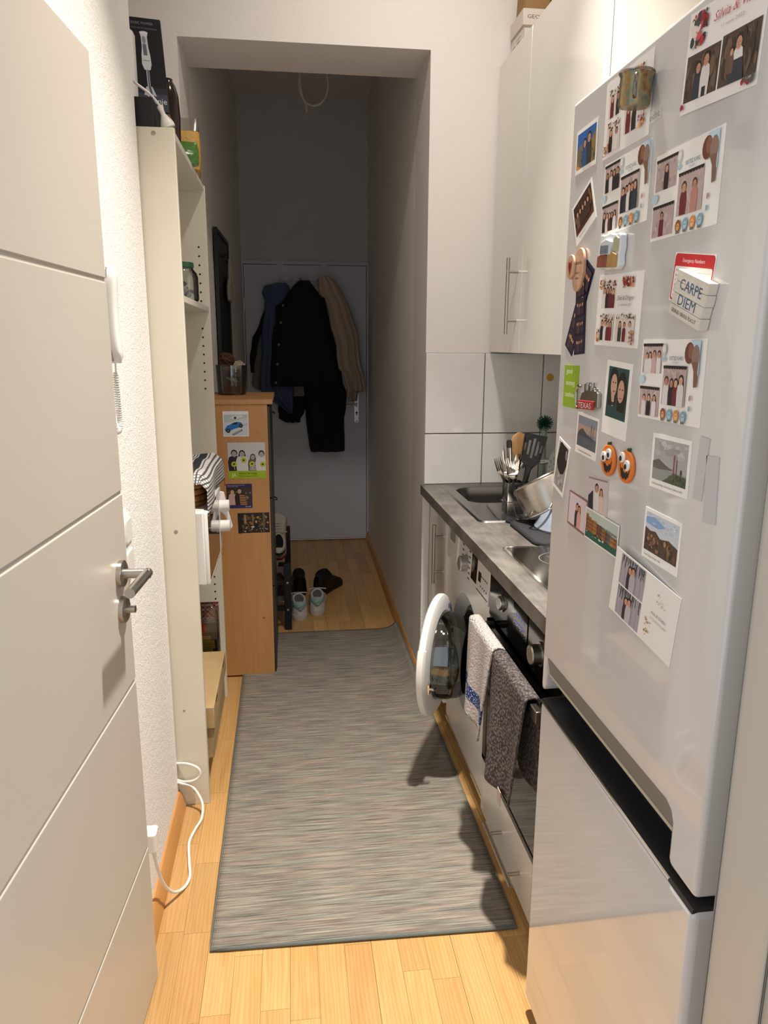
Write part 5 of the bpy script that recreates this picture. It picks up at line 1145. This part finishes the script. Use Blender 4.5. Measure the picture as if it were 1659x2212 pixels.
garment('shell', '', [(328, 690, 800), (380, 630, 840), (450, 580, 900), (540, 520, 960), (570, 457, 970), (720, 440, 1000), (950, 405, 1050), (1200, 385, 1090), (1365, 378, 1095), (1380, 395, 700)], 5.275, .07, cl_black, 7, 3, .010, parent=kj)
for u_, v_ in ((512, 572), (487, 740), (460, 957), (440, 1153), (420, 1340)):
    c = Vector((GX(u_ + 16), 5.218, GZ(v_))); build('button', MB().lathe([(.0, .001), (.003, .002), (.0055, .004), (.0085, .003), (.0085, -.01)], c, (0, -1, 0), 14), mat('button_grey', '#8b8780', .35, .5), kj)
garment('beige_coat', 'beige corduroy coat hanging right on the back door', [(288, 905, 1000), (330, 888, 1060), (400, 885, 1110), (460, 888, 1140), (500, 945, 1160), (640, 990, 1225), (800, 1010, 1283), (950, 1060, 1300), (1200, 1085, 1332), (1240, 1125, 1345), (1420, 1180, 1375), (1440, 1180, 1300), (1530, 1190, 1285)], 5.225, .065, cl_beige, 8, 4, .014, 'coat')
# --- shoe rack
sr = thing('shoe_rack', 'low black shoe rack with square posts and steel tubes beside the cabinet', 'shoe rack', (-.16, 4.05, 0))
for x in (-.045, -.315):
    for y in (3.645, 4.43): build('post', B((x, y, 0), (x + .036, y + .03, .355)), M_blackm, sr, bev=.002)
for y in (3.645, 4.43):
    for z in (.115, .255): build('end_bar', B((-.28, y + .004, z - .012), (-.045, y + .026, z + .012)), M_blackm, sr)
for z in (.118, .258):
    for x in (-.245, -.17, -.09): build('tube', MB().cyl((x, 3.66, z + .012), (x, 4.45, z + .012 + .0), .006, n=10), M_steel, sr)
for z in (.255, .110): build('bolt', MB().lathe([(0, .002), (.005, .0018), (.006, 0)], (-.027, 3.645, z), (0, -1, 0), 12), mat('bolt_steel', '#c9c9c9', .3, .7), sr)
# --- shoes
def shoe(name, label, loc, rz, mats_, L=.285, pitch=0, high=0, cat='shoe', group=None, tab=True, laces=True):
    """heel at the origin, toe along +y"""
    t = thing(name, label, cat, loc, (pitch, 0, rz), group)
    W = lambda s: .043 * (math.sqrt(max(.10, 1 - ((.16 - s) / .17) ** 2)) if s < .16 else 1) * (1 if s < .5 else 1 + .22 * math.sin((s - .5) * PI)) * (1 if s < .85 else math.sqrt(max(.02, 1 - ((s - .85) / .155) ** 2)))
    S_ = [i / 22 for i in range(23)]
    sole = [(-W(s), s * L) for s in S_] + [(W(s), s * L) for s in reversed(S_)]
    build('sole', MB().loft([[(x * k, y + .142 * (1 - k) * 0, z) for x, y in sole] for z, k in ((0, .94), (.004, 1.0), (.026, 1.02), (.030, .98))], True), mats_[1], t, local=True)
    def Hh(s): return (.098 + high if s < .12 else (.088 + high) + (.112 - .088) * ((s - .12) / .30) if s < .42 else .112 + high * (1 - (s - .42) * 6 if s < .58 else 0) - (.112 - .058) * ((s - .42) / .42) if s < .84 else .058 - .020 * (s - .84) / .16)
    rings = []
    for s in [i / 26 for i in range(27)]:
        w = W(s) * .96; hgt = max(Hh(s), .036); y = s * L * .985 + .002; ring = []
        for i in range(15):
            a = PI * i / 14; ca, sa = math.cos(a), math.sin(a); ring.append((w * (abs(ca) ** .65) * (1 if ca >= 0 else -1), y, .022 + (hgt - .022) * (sa ** .55)))
        rings.append(ring)
    build('upper', MB().loft(rings, False, closed=False), mats_[0], t, local=True)
    build('heel_cap', MB().add(rings[0], [tuple(range(15))]), mats_[0], t, local=True)
    op = lambda k, dz: [(.030 * k * math.cos(a), L * .235 + L * .175 * k * math.sin(a), .100 + high + dz + .012 * math.sin(a)) for a in [2 * PI * i / 24 for i in range(24)]]
    build('collar', MB().tube(op(1, 0), .006, 6, closed=True), mats_[0], t, local=True)
    build('lining', MB().loft([op(1, .002), op(.8, -.006 + .004)], True), mats_[2], t, local=True)
    if tab:
        hb_ = []
        for z, k in ((.056, .5), (.064, .8), (.082, 1.0), (.102 + high, 1.0)):
            hb_.append([(.036 * k * math.sin(a), .034 * (1 - math.cos(a)) - .001, z) for a in [math.radians(-80 + 160 * i / 12) for i in range(13)]])
        hbm_ = build('heel_tab', MB().loft(hb_, False, closed=False), mats_[3], t, local=True, solid=.003)
        build('tick_mark', MB().add([(-.012, -.0045, .082), (.014, -.0045, .092), (-.006, -.0045, .077), (-.014, -.0045, .078)], [(0, 1, 2, 3)]), mats_[0], hbm_, local=True, solid=.0008)
    if laces:
        for i in range(4): s = .46 + i * .075; z = Hh(s) + .003; build('lace', MB().tube([(-.022, s * L, z - .004), (0, s * L + .002, z + .003), (.022, s * L, z - .004)], .0032, 6), mats_[4], t, local=True)
        build('lace_bow', MB().tube([(-.045, .44 * L, .112 + high), (-.02, .43 * L, .118 + high), (.02, .43 * L, .118 + high), (.048, .44 * L, .114 + high)], .0035, 6), mats_[4], t, local=True)
    return t
wl = mat('white_leather', '#c9c6c4', .5); ws = mat('white_rubber_sole', '#bfb7ae', .6); li = mat('grey_lining_mesh', '#5d6165', .9); mint = mat('mint_leather', '#8ba9a6', .5); wlc = mat('white_lace', '#b9b6b2', .8)
SM = [wl, ws, li, mint, wlc]
shoe('sneaker', 'white sneaker with mint heel tab, left of the pair and next to the shoe rack', (.036, 3.765, 0), math.radians(4), SM, group='white sneakers')
shoe('sneaker', 'white sneaker with mint heel tab, right of the pair', (.128, 3.83, 0), math.radians(-3), SM, group='white sneakers')
bkm = [mat('black_leather', '#0b0b0c', .35), mat('black_sole', '#0d0c0c', .6), mat('black_lining', '#060606', .9), mat('black_leather', '#0b0b0c', .35), mat('black_leather', '#0b0b0c', .35)]
shoe('ankle_boot', 'black ankle boot standing left behind the white sneakers', (.042, 4.17, .0), math.radians(4), bkm, .27, 0, .02, 'boot', 'black boots', False, False)
shoe('ankle_boot', 'black ankle boot turned sideways right behind the white sneakers', (.140, 4.16, .0), math.radians(-30), bkm, .27, 0, .02, 'boot', 'black boots', False, False)
rdm = [mat('offwhite_canvas', '#b7afa3', .7), mat('red_sole', '#8f1f1c', .55), mat('black_lining', '#060606', .9), mat('black_panel2', '#0f0f10', .6), mat('offwhite_canvas', '#b7afa3', .7)]
shoe('basketball_shoe', 'off-white and red shoe propped toe up on the upper tier of the shoe rack', (-.072, 3.93, .292), math.radians(2), rdm, .27, math.radians(52), .0, 'shoe', None)
shoe('black_trainer', 'black trainer standing on the lower tier of the shoe rack', (-.078, 3.70, .137), math.radians(0), [bkm[0], mat('grey_sole', '#6d6a66', .6), bkm[2], bkm[0], mat('grey_lace', '#55524f', .8)], .28, 0, 0, 'shoe', 'shoes on the rack')
shoe('black_trainer', 'grey-soled black trainer nearer the wall on the lower rack tier', (-.192, 3.70, .137), math.radians(0), [bkm[0], mat('grey_sole', '#6d6a66', .6), bkm[2], bkm[0], mat('grey_lace', '#55524f', .8)], .28, 0, 0, 'shoe', 'shoes on the rack')
# ================================================================== TOWELS, DISHES, BOXES
def towel(name, label, y0, y1, zf, zb, mats_, seed, skew=0, amp=.010, nf=1.5, band=None, hem=0):
    rg = random.Random(seed); p1_, p2_ = rg.random() * 6, rg.random() * 6
    top = .6875; lf = top - zf; lb_ = top - zb; tot = lf + .03 + lb_; nu, nv = 36, 60; mb = MB(); vs = []; D = []
    for j in range(nv + 1):
        d = tot * j / nv
        for i in range(nu + 1):
            u_ = i / nu; y = y0 + (y1 - y0) * u_
            if d < lf:
                k = (lf - d) / lf; z = top - (lf - d) * (1 + skew * (u_ - .5)); x = .500 - amp * k * (.7 + math.sin(nf * 2 * PI * u_ + p1_) + .35 * math.sin(nf * 5 * u_ + p2_ + k * 3)) - .012 * k
                y = y + (.5 - u_) * .035 * k + .012 * k * math.sin(p2_)
            elif d < lf + .03:
                a = PI * (d - lf) / .03; x = .516 - .016 * math.cos(a); z = top + .006 * math.sin(a)
            else:
                k = (d - lf - .03) / lb_; z = top - (d - lf - .03); x = .532 + .006 * k * (1 + math.sin(nf * 2 * PI * u_ + p2_))
                y = y + (.5 - u_) * .03 * k
            vs.append((x, y, z))
        D.append(d)
    fs = []; mi = []
    for j in range(nv):
        b_ = 1 if band and band[0] < D[j] < band[1] else 0
        for i in range(nu): mb.add([vs[j * (nu + 1) + i], vs[j * (nu + 1) + i + 1], vs[(j + 1) * (nu + 1) + i + 1], vs[(j + 1) * (nu + 1) + i]], [(0, 1, 2, 3)], b_)
    t = thing(name, label, 'towel', ((.515), (y0 + y1) / 2, zf))
    build('cloth', mb, mats_, t, solid=.005, offset=0, ang=70)
    return t
M_terry = mat('white_terry', '#cbc3be', .95, bump=(170, 1.0, .02))
def m_band():
    m, nt, b = newmat('blue_woven_band'); ch = N(nt, 'ShaderNodeTexVoronoi'); ch.inputs['Scale'].default_value = 190; nt.links.new(mapping(nt, (.6, 1, 1)), ch.inputs['Vector'])
    nt.links.new(ramp(nt, ch.outputs[0], [(.25, '#c9cbd6'), (.36, '#1f3475'), (1, '#16265c')]), b.inputs['Base Color']); b.inputs['Roughness'].default_value = .9; return m
tw = towel('hand_towel', 'white terry towel with a blue woven band on the oven handle', 1.712, 1.955, .435, .50, [M_terry, m_band()], 4, -.10, .008, 1.6, (.045, .080))
def m_knit():
    m, nt, b = newmat('grey_knit'); w = N(nt, 'ShaderNodeTexVoronoi'); w.inputs['Scale'].default_value = 150; nt.links.new(mapping(nt, (1, 1, .8)), w.inputs['Vector'])
    nt.links.new(ramp(nt, w.outputs[0], [(.1, '#6d6360'), (.5, '#453e3d'), (.9, '#262223')]), b.inputs['Base Color']); b.inputs['Roughness'].default_value = .95
    inv = N(nt, 'ShaderNodeMath', op='SUBTRACT'); inv.inputs[0].default_value = 1; nt.links.new(w.outputs[0], inv.inputs[1]); bumpnode(nt, inv.outputs[0], .9, .004, b); return m
gt = towel('knitted_towel', 'dark grey knitted towel hanging beside the white one on the oven handle', 1.440, 1.700, .395, .45, [m_knit()], 9, .10, .012, 1.2)
build('care_label', B((.476, 1.52, .375), (.4775, 1.545, .412)), mat('label_pink', '#b9a49b', .8), gt)
# --- drying mat
dm = thing('drying_mat', 'dark quilted drying mat lying between sink and hob', 'mat', (.86, 2.14, HZ))
def m_quilt():
    m, nt, b = newmat('quilted_grey'); b.inputs['Base Color'].default_value = (*lin('#25252b'), 1); b.inputs['Roughness'].default_value = .8
    w = N(nt, 'ShaderNodeTexWave'); w.bands_direction = 'DIAGONAL'; w.inputs['Scale'].default_value = 28; nt.links.new(mapping(nt, (1, 1, 0)), w.inputs['Vector']); bumpnode(nt, w.outputs[1], .8, .004, b); return m
M_quilt = m_quilt()
build('pad', MB().loft([[(a, b_, HZ + z) for a, b_ in rrect(.692 + i_, 1.962 + i_, 1.03 - i_, 2.245 - i_, .035, 6)] for z, i_ in ((.0006, .002), (.006, 0), (.011, .004))], True), M_quilt, dm)
build('edge_binding', MB().tube([(a, b_, HZ + .006) for a, b_ in rrect(.692, 1.962, 1.03, 2.245, .035, 6)], .0055, 8, closed=True), mat('binding_black', '#17171b', .8), dm)
build('hanging_loop', MB().tube(catmull([(.702, 2.235, HZ + .005), (.690, 2.262, HZ + .006), (.704, 2.272, HZ + .006), (.716, 2.248, HZ + .005)], 5), .004, 6), mat('binding_black', '#17171b', .8), dm)
# --- grey pot upside down on the mat
gp_ = thing('enamel_pot', 'grey-blue pot turned upside down on the drying mat', 'pot', (.845, 2.125, HZ + .0115)); go = (.845, 2.125, HZ + .0115)
build('body', MB().lathe([(.098, .001), (.104, .001), (.105, .006), (.098, .018), (.086, .052), (.070, .066), (.0, .068)], go, (0, 0, 1), 40), mat('grey_blue_enamel', '#8b94a3', .22), gp_)
build('ear', MB().tube(catmull([(.775, 2.060, .930), (.766, 2.048, .936), (.765, 2.046, .916), (.772, 2.058, .908)], 4), .005, 8), M_blackp, gp_)
# --- steel pot leaning upside down
A = Vector((-.40, .30, .87)).normalized(); c0 = Vector((.778, 2.225, 1.036)); rad = .09
sp = thing('steel_pot', 'stainless steel pot leaning upside down over the grey pot', 'pot', (.80, 2.2, .93))
build('body', MB().lathe([(0, 0), (rad * .86, 0), (rad * .97, -.004), (rad, -.012), (rad, -.095), (rad + .004, -.099), (rad + .003, -.101), (rad - .002, -.098), (rad - .003, -.012), (0, -.006)], c0, A, 48), M_steel, sp)
build('base_disc', MB().lathe([(0, .0035), (rad * .80, .0035), (rad * .83, 0)], c0, A, 40), M_steel, sp)
Uu = (Vector((1, 0, 0)) - A * A.x).normalized(); Yy = A.cross(Uu)
if Yy.y > 0: Yy = -Yy
rc = c0 - A * .085
for s_ in (-1, 1):
    dv = (Yy * .75 - Uu * .66).normalized() * s_; tv = A.cross(dv)
    pts = [rc + dv * rad + tv * .034, rc + dv * (rad + .012) + tv * .036 - A * .004, rc + dv * (rad + .032) + tv * .030 - A * .010, rc + dv * (rad + .036) - A * .012, rc + dv * (rad + .032) - tv * .030 - A * .010, rc + dv * (rad + .012) - tv * .036 - A * .004, rc + dv * rad - tv * .034]
    if s_ > 0: build('loop_handle', MB().tube(catmull(pts, 5), .0042, 10), M_chrome, sp)
# --- cutlery holder
ch = thing('cutlery_holder', 'small square steel cutlery caddy on the draining board', 'caddy', (.742, 2.378, HZ + .005))
hx0, hx1, hy0, hy1 = .713, .773, 2.348, 2.408
build('walls', MB().plate(rrect(hx0, hy0, hx1, hy1, .006, 3), rrect(hx0 + .002, hy0 + .002, hx1 - .002, hy1 - .002, .005, 3), F3, HZ + .006, HZ + .112), M_sink, ch)
build('bottom', B((hx0 + .001, hy0 + .001, HZ + .0055), (hx1 - .001, hy1 - .001, HZ + .009)), M_sink, ch)
build('wire', MB().tube([(a, b_, HZ + .045) for a, b_ in rrect(hx0 - .001, hy0 - .001, hx1 + .001, hy1 + .001, .007, 3)], .0013, 6, closed=True), M_chrome, ch)
def stick(base, tip, face=(0, -1, 0)):
    b_, t_ = Vector(base), Vector(tip); V = (t_ - b_).normalized(); Nn = Vector(face); Nn = (Nn - V * Nn.dot(V)).normalized(); U = V.cross(Nn)
    return (t_ - b_).length, (lambda x, y, t: b_ + U * x + V * y + Nn * t)
def fork(label, base, tip, face=(0, -1, 0)):
    L, P_ = stick(base, tip, face); m = MB(); B_ = lambda y: .004 * math.sin((y / L) * PI) + (.010 * ((y / L - .75) / .25) ** 2 if y / L > .75 else 0)
    m.loft([[P_(s * w, y, B_(y) + t) for s, t in ((-1, -.001), (1, -.001), (1, .001), (-1, .001))] for y, w in ((0, .008), (L * .3, .005), (L * .55, .0035), (L * .66, .005), (L * .72, .011), (L * .76, .0125))], True)
    for i in range(4):
        x = -.0095 + i * .0063; m.loft([[P_(x + s * w, y, B_(y) + t) for s, t in ((-1, -.0008), (1, -.0008), (1, .0008), (-1, .0008))] for y, w in ((L * .75, .0026), (L * .9, .0023), (L, .0010))], True)
    build('fork', m, M_chrome, label=label, cat='fork', group='cutlery in the caddy')
fork('leftmost fork leaning out of the cutlery caddy', (.748, 2.385, HZ + .012), (.672, 2.352, 1.088))
fork('fork second from the left in the cutlery caddy', (.752, 2.370, HZ + .012), (.695, 2.338, 1.086))
fork('short fork tilted forward in front of the caddy knives', (.758, 2.362, HZ + .012), (.712, 2.33, 1.078))
fork('fork standing behind the black spatula in the caddy', (.745, 2.398, HZ + .012), (.760, 2.392, 1.092))
L, P_ = stick((.742, 2.39, HZ + .012), (.722, 2.378, 1.138)); kf = thing('kitchen_knife', 'kitchen knife with a black handle end sticking up from the caddy', 'knife', (.742, 2.39, HZ + .012), group='cutlery in the caddy')
build('blade', MB().loft([[P_(s * w, y, t) for s, t in ((-1, -.001), (1, -.001), (1, .001), (-1, .001))] for y, w in ((0, .002), (.03, .007), (L * .55, .009))], True), M_chrome, kf)
build('handle', MB().loft([[P_(w * math.cos(a), y, .006 * math.sin(a)) for a in [2 * PI * i / 14 for i in range(14)]] for y, w in ((L * .55, .008), (L * .7, .009), (L * .92, .009), (L * .99, .008), (L, .005))], True), mat('knife_handle_steel', '#8d8a86', .3, 1), kf)
build('handle_cap', MB().loft([[P_(w * math.cos(a), y, .0066 * math.sin(a)) for a in [2 * PI * i / 14 for i in range(14)]] for y, w in ((L * .90, .0096), (L * .985, .0094), (L * 1.003, .006))], True), M_blackp, kf)
L, P_ = stick((.735, 2.40, HZ + .012), (.708, 2.40, 1.118)); build('butter_knife', MB().loft([[P_(s * w, y, t) for s, t in ((-1, -.0012), (1, -.0012), (1, .0012), (-1, .0012))] for y, w in ((0, .004), (L * .5, .005), (L * .6, .004), (L * .9, .004), (L, .002))], True), M_chrome, label='narrow table knife left of the black-ended knife', cat='knife', group='cutlery in the caddy')
L, P_ = stick((.752, 2.402, HZ + .012), (.768, 2.412, 1.160)); build('wooden_spoon', MB().loft([[P_(w * math.cos(a), y, .0045 * math.sin(a)) for a in [2 * PI * i / 16 for i in range(16)]] for y, w in ((0, .005), (L * .6, .006), (L * .68, .012), (L * .76, .026), (L * .86, .031), (L * .95, .024), (L, .006))], True), m_wood('spoon_wood', '#7d5c33', '#8f6b3e', '#9b774a', (60, 60, 8), .6), label='wooden spoon standing behind the black spatula', cat='spoon', group='cutlery in the caddy')
# slotted spatula
sa_ = thing('spatula', 'black slotted spatula standing in the cutlery caddy', 'spatula', (.763, 2.362, HZ + .012), group='cutlery in the caddy')
L, P_ = stick((.760, 2.368, HZ + .012), (.803, 2.345, 1.160), (-.25, -1, .1))
build('handle', MB().loft([[P_(w * math.cos(a), y, .006 * math.sin(a)) for a in [2 * PI * i / 14 for i in range(14)]] for y, w in ((0, .007), (L * .3, .009), (L * .45, .009), (L * .55, .010), (L * .60, .016))], True), M_blackp, sa_)
hd = MB(); y0_, y1_, y2_, y3_ = L * .575, L * .665, L * .70, L * .95
wid = lambda y: .012 + (.032 - .012) * min(1, (y - y0_) / (y1_ - y0_)) if y < y1_ else .032 + .006 * (y - y1_) / (L - y1_)
for a, b_ in ((y0_, y1_), (y1_, y2_), (y3_, L)): hd.loft([[P_(s * wid(y), y, t) for s, t in ((-1, -.0015), (1, -.0015), (1, .0015), (-1, .0015))] for y in (a, b_)], True)
for i in range(6):
    f0, f1 = -1 + i * .4 - .0 - .0, 0
    c_ = -1 + (i + .0) * .4; lo_, hi_ = c_ + (-.0 if i == 0 else -.09), c_ + (.0 if i == 5 else .09)
    if i == 0: lo_, hi_ = -1, -.80
    if i == 5: lo_, hi_ = .80, 1
    hd.loft([[P_(wid(y) * (lo_ if s < 0 else hi_), y, t) for s, t in ((-1, -.0015), (1, -.0015), (1, .0015), (-1, .0015))] for y in (y2_, y3_)], True)
for i in (0, 1, 3, 4): # outer slots are shorter
    a, b_ = -1 + i * .4 + .08, -1 + (i + 1) * .4 - .08
    cut = (.0, .18)[i in (0, 4)]
    hd.loft([[P_(wid(y) * (a if s < 0 else b_), y, t) for s, t in ((-1, -.0015), (1, -.0015), (1, .0015), (-1, .0015))] for y in (y3_ - (y3_ - y2_) * (.12 + cut), y3_)], True)
    hd.loft([[P_(wid(y) * (a if s < 0 else b_), y, t) for s, t in ((-1, -.0015), (1, -.0015), (1, .0015), (-1, .0015))] for y in (y2_, y2_ + (y3_ - y2_) * (.15 + cut))], True)
build('slotted_blade', hd, M_blackp, sa_)
# --- dish brush
db = thing('dish_brush', 'green-bristled dish brush standing by the tap', 'brush', (1.012, 2.86, HZ + .005))
build('handle', MB().tube([(1.012, 2.86, HZ + .006), (1.012, 2.86, 1.02), (1.012, 2.86, 1.13)], lambda t: .012 - .002 * t, 12), mat('brush_pale_green', '#8fa598', .4), db)
br = MB(); rb = random.Random(8)
for i in range(90):
    ph_ = math.acos(1 - 2 * (i + .5) / 90); th_ = PI * (1 + 5 ** .5) * i; d = Vector((math.cos(th_) * math.sin(ph_), math.sin(th_) * math.sin(ph_), math.cos(ph_)))
    c_ = Vector((1.012, 2.86, 1.142)); br.cyl(c_ + d * .006, c_ + d * .033, .0022, .0014, n=5)
build('bristles', br, mat('bristle_green', '#14493a', .6), db, kind='stuff')
# --- plate
plt = thing('plate', 'white plate with a black vine rim standing on edge by the tap', 'plate', (1.045, 2.585, HZ + .003)); pc_ = Vector((1.045, 2.585, HZ + .118)); pa = Vector((-.1, -1, .06)).normalized()
build('dish', MB().lathe([(0, 0), (.06, 0), (.075, .004), (.113, .014), (.1135, .016), (.075, .008), (0, .004)], pc_, pa, 48), mat('porcelain', '#c9ccc9', .2), plt)
a_, b2_ = frame(pa); vn = MB(); rv = random.Random(2)
for i in range(110):
    a = 2 * PI * i / 110; r_ = .098 + .009 * math.sin(i * 1.9); c_ = pc_ + (a_ * math.cos(a) + b2_ * math.sin(a)) * r_ + pa * (.008 + (r_ - .075) / .038 * .008 + .0007)
    vn.obox(c_, (a_ * math.cos(a + rv.random() * 3) + b2_ * math.sin(a + 1)) * .003, pa.cross(a_ * math.cos(a + .5) + b2_ * math.sin(a + .5)) * .0012, pa * .0003)
build('vine_print', vn, mat('vine_black', '#1c1c1c', .5), plt, kind='stuff')
build('wall_hook', MB().lathe([(0, .006), (.012, .005), (.015, 0)], (1.052, YF - .0105, 1.318), (0, -1, 0), 20), mat('hook_yellow', '#c99a2a', .4), label='small yellow adhesive hook on the wall tile', cat='hook')
# --- shoe box and bags on the wall cabinets
CZ = 2.4385
sb = thing('shoe_box', 'white lettered shoe box on top of the narrow wall cabinet', 'box', (.98, 2.85, CZ))
M_sbx = mat('white_card', '#cfc6bd', .7)
build('box_body', B((.836, 2.785, CZ), (1.125, 2.925, 2.545)), M_sbx, sb, bev=.001)
build('lid', B((.830, 2.778, 2.520), (1.131, 2.931, 2.572)), M_sbx, sb, bev=.0015)
q = Pr(120, 50, '#cfc6bd', .2); q.text('GEOX', 12, 20, 17, '#4a4644', width=62)
build('front_lettering', q.mesh((.892, 2.7775, 2.546), (1, 0, 0), (0, 0, 1), (0, -1, 0)), M_print, sb, smooth=False)
q = Pr(150, 80, '#cfc6bd', .2); q.text('GEOX', 14, 62, 7, '#8a8580', width=26)
for i in range(16): q.rect(70 + i * 2.4, 30, 70 + i * 2.4 + RR.choice((.6, 1.2, 1.6)), 52, '#3a3634')
for i in range(4): q.rect(22, 30 + i * 6, 22 + RR.uniform(22, 36), 32 + i * 6, '#6a6562')
q.rect(64, 60, 116, 62, '#55504c')
build('side_label', q.mesh((.8355, 2.855, 2.478), (0, -1, 0), (0, 0, 1), (-1, 0, 0)), M_print, sb, smooth=False)
build('paper_bag', MB().loft([[(a, b_, z) for a, b_ in rrect(.842 + k, 2.80, .935 + k * .3, 2.915, .01, 3)] for z, k in ((2.573, 0), (2.66, .004), (2.74, -.004))], True), mat('kraft_brown', '#8f6f45', .8), label='brown paper bag on the shoe box', cat='bag')
build('yellow_carton', B((.945, 2.79, 2.573), (.985, 2.90, 2.70)), mat('pale_yellow_card', '#c2ad6b', .7), label='pale yellow carton beside the brown paper bag on the shoe box', cat='box', bev=.001)
rb = random.Random(12)
build('plastic_bag', MB().loft([[(1.06 + (.058 * kx + rb.uniform(-.006, .006)) * math.cos(a), 2.85 + (.055 * kx + rb.uniform(-.006, .006)) * math.sin(a), z) for a in [2 * PI * i / 14 for i in range(14)]] for z, kx in ((2.573, .7), (2.60, 1), (2.66, 1.0), (2.72, .8), (2.76, .4))], True), mat('milky_plastic', '#d3ced0', .35), label='milky white plastic bag on the right of the shoe box', cat='bag')
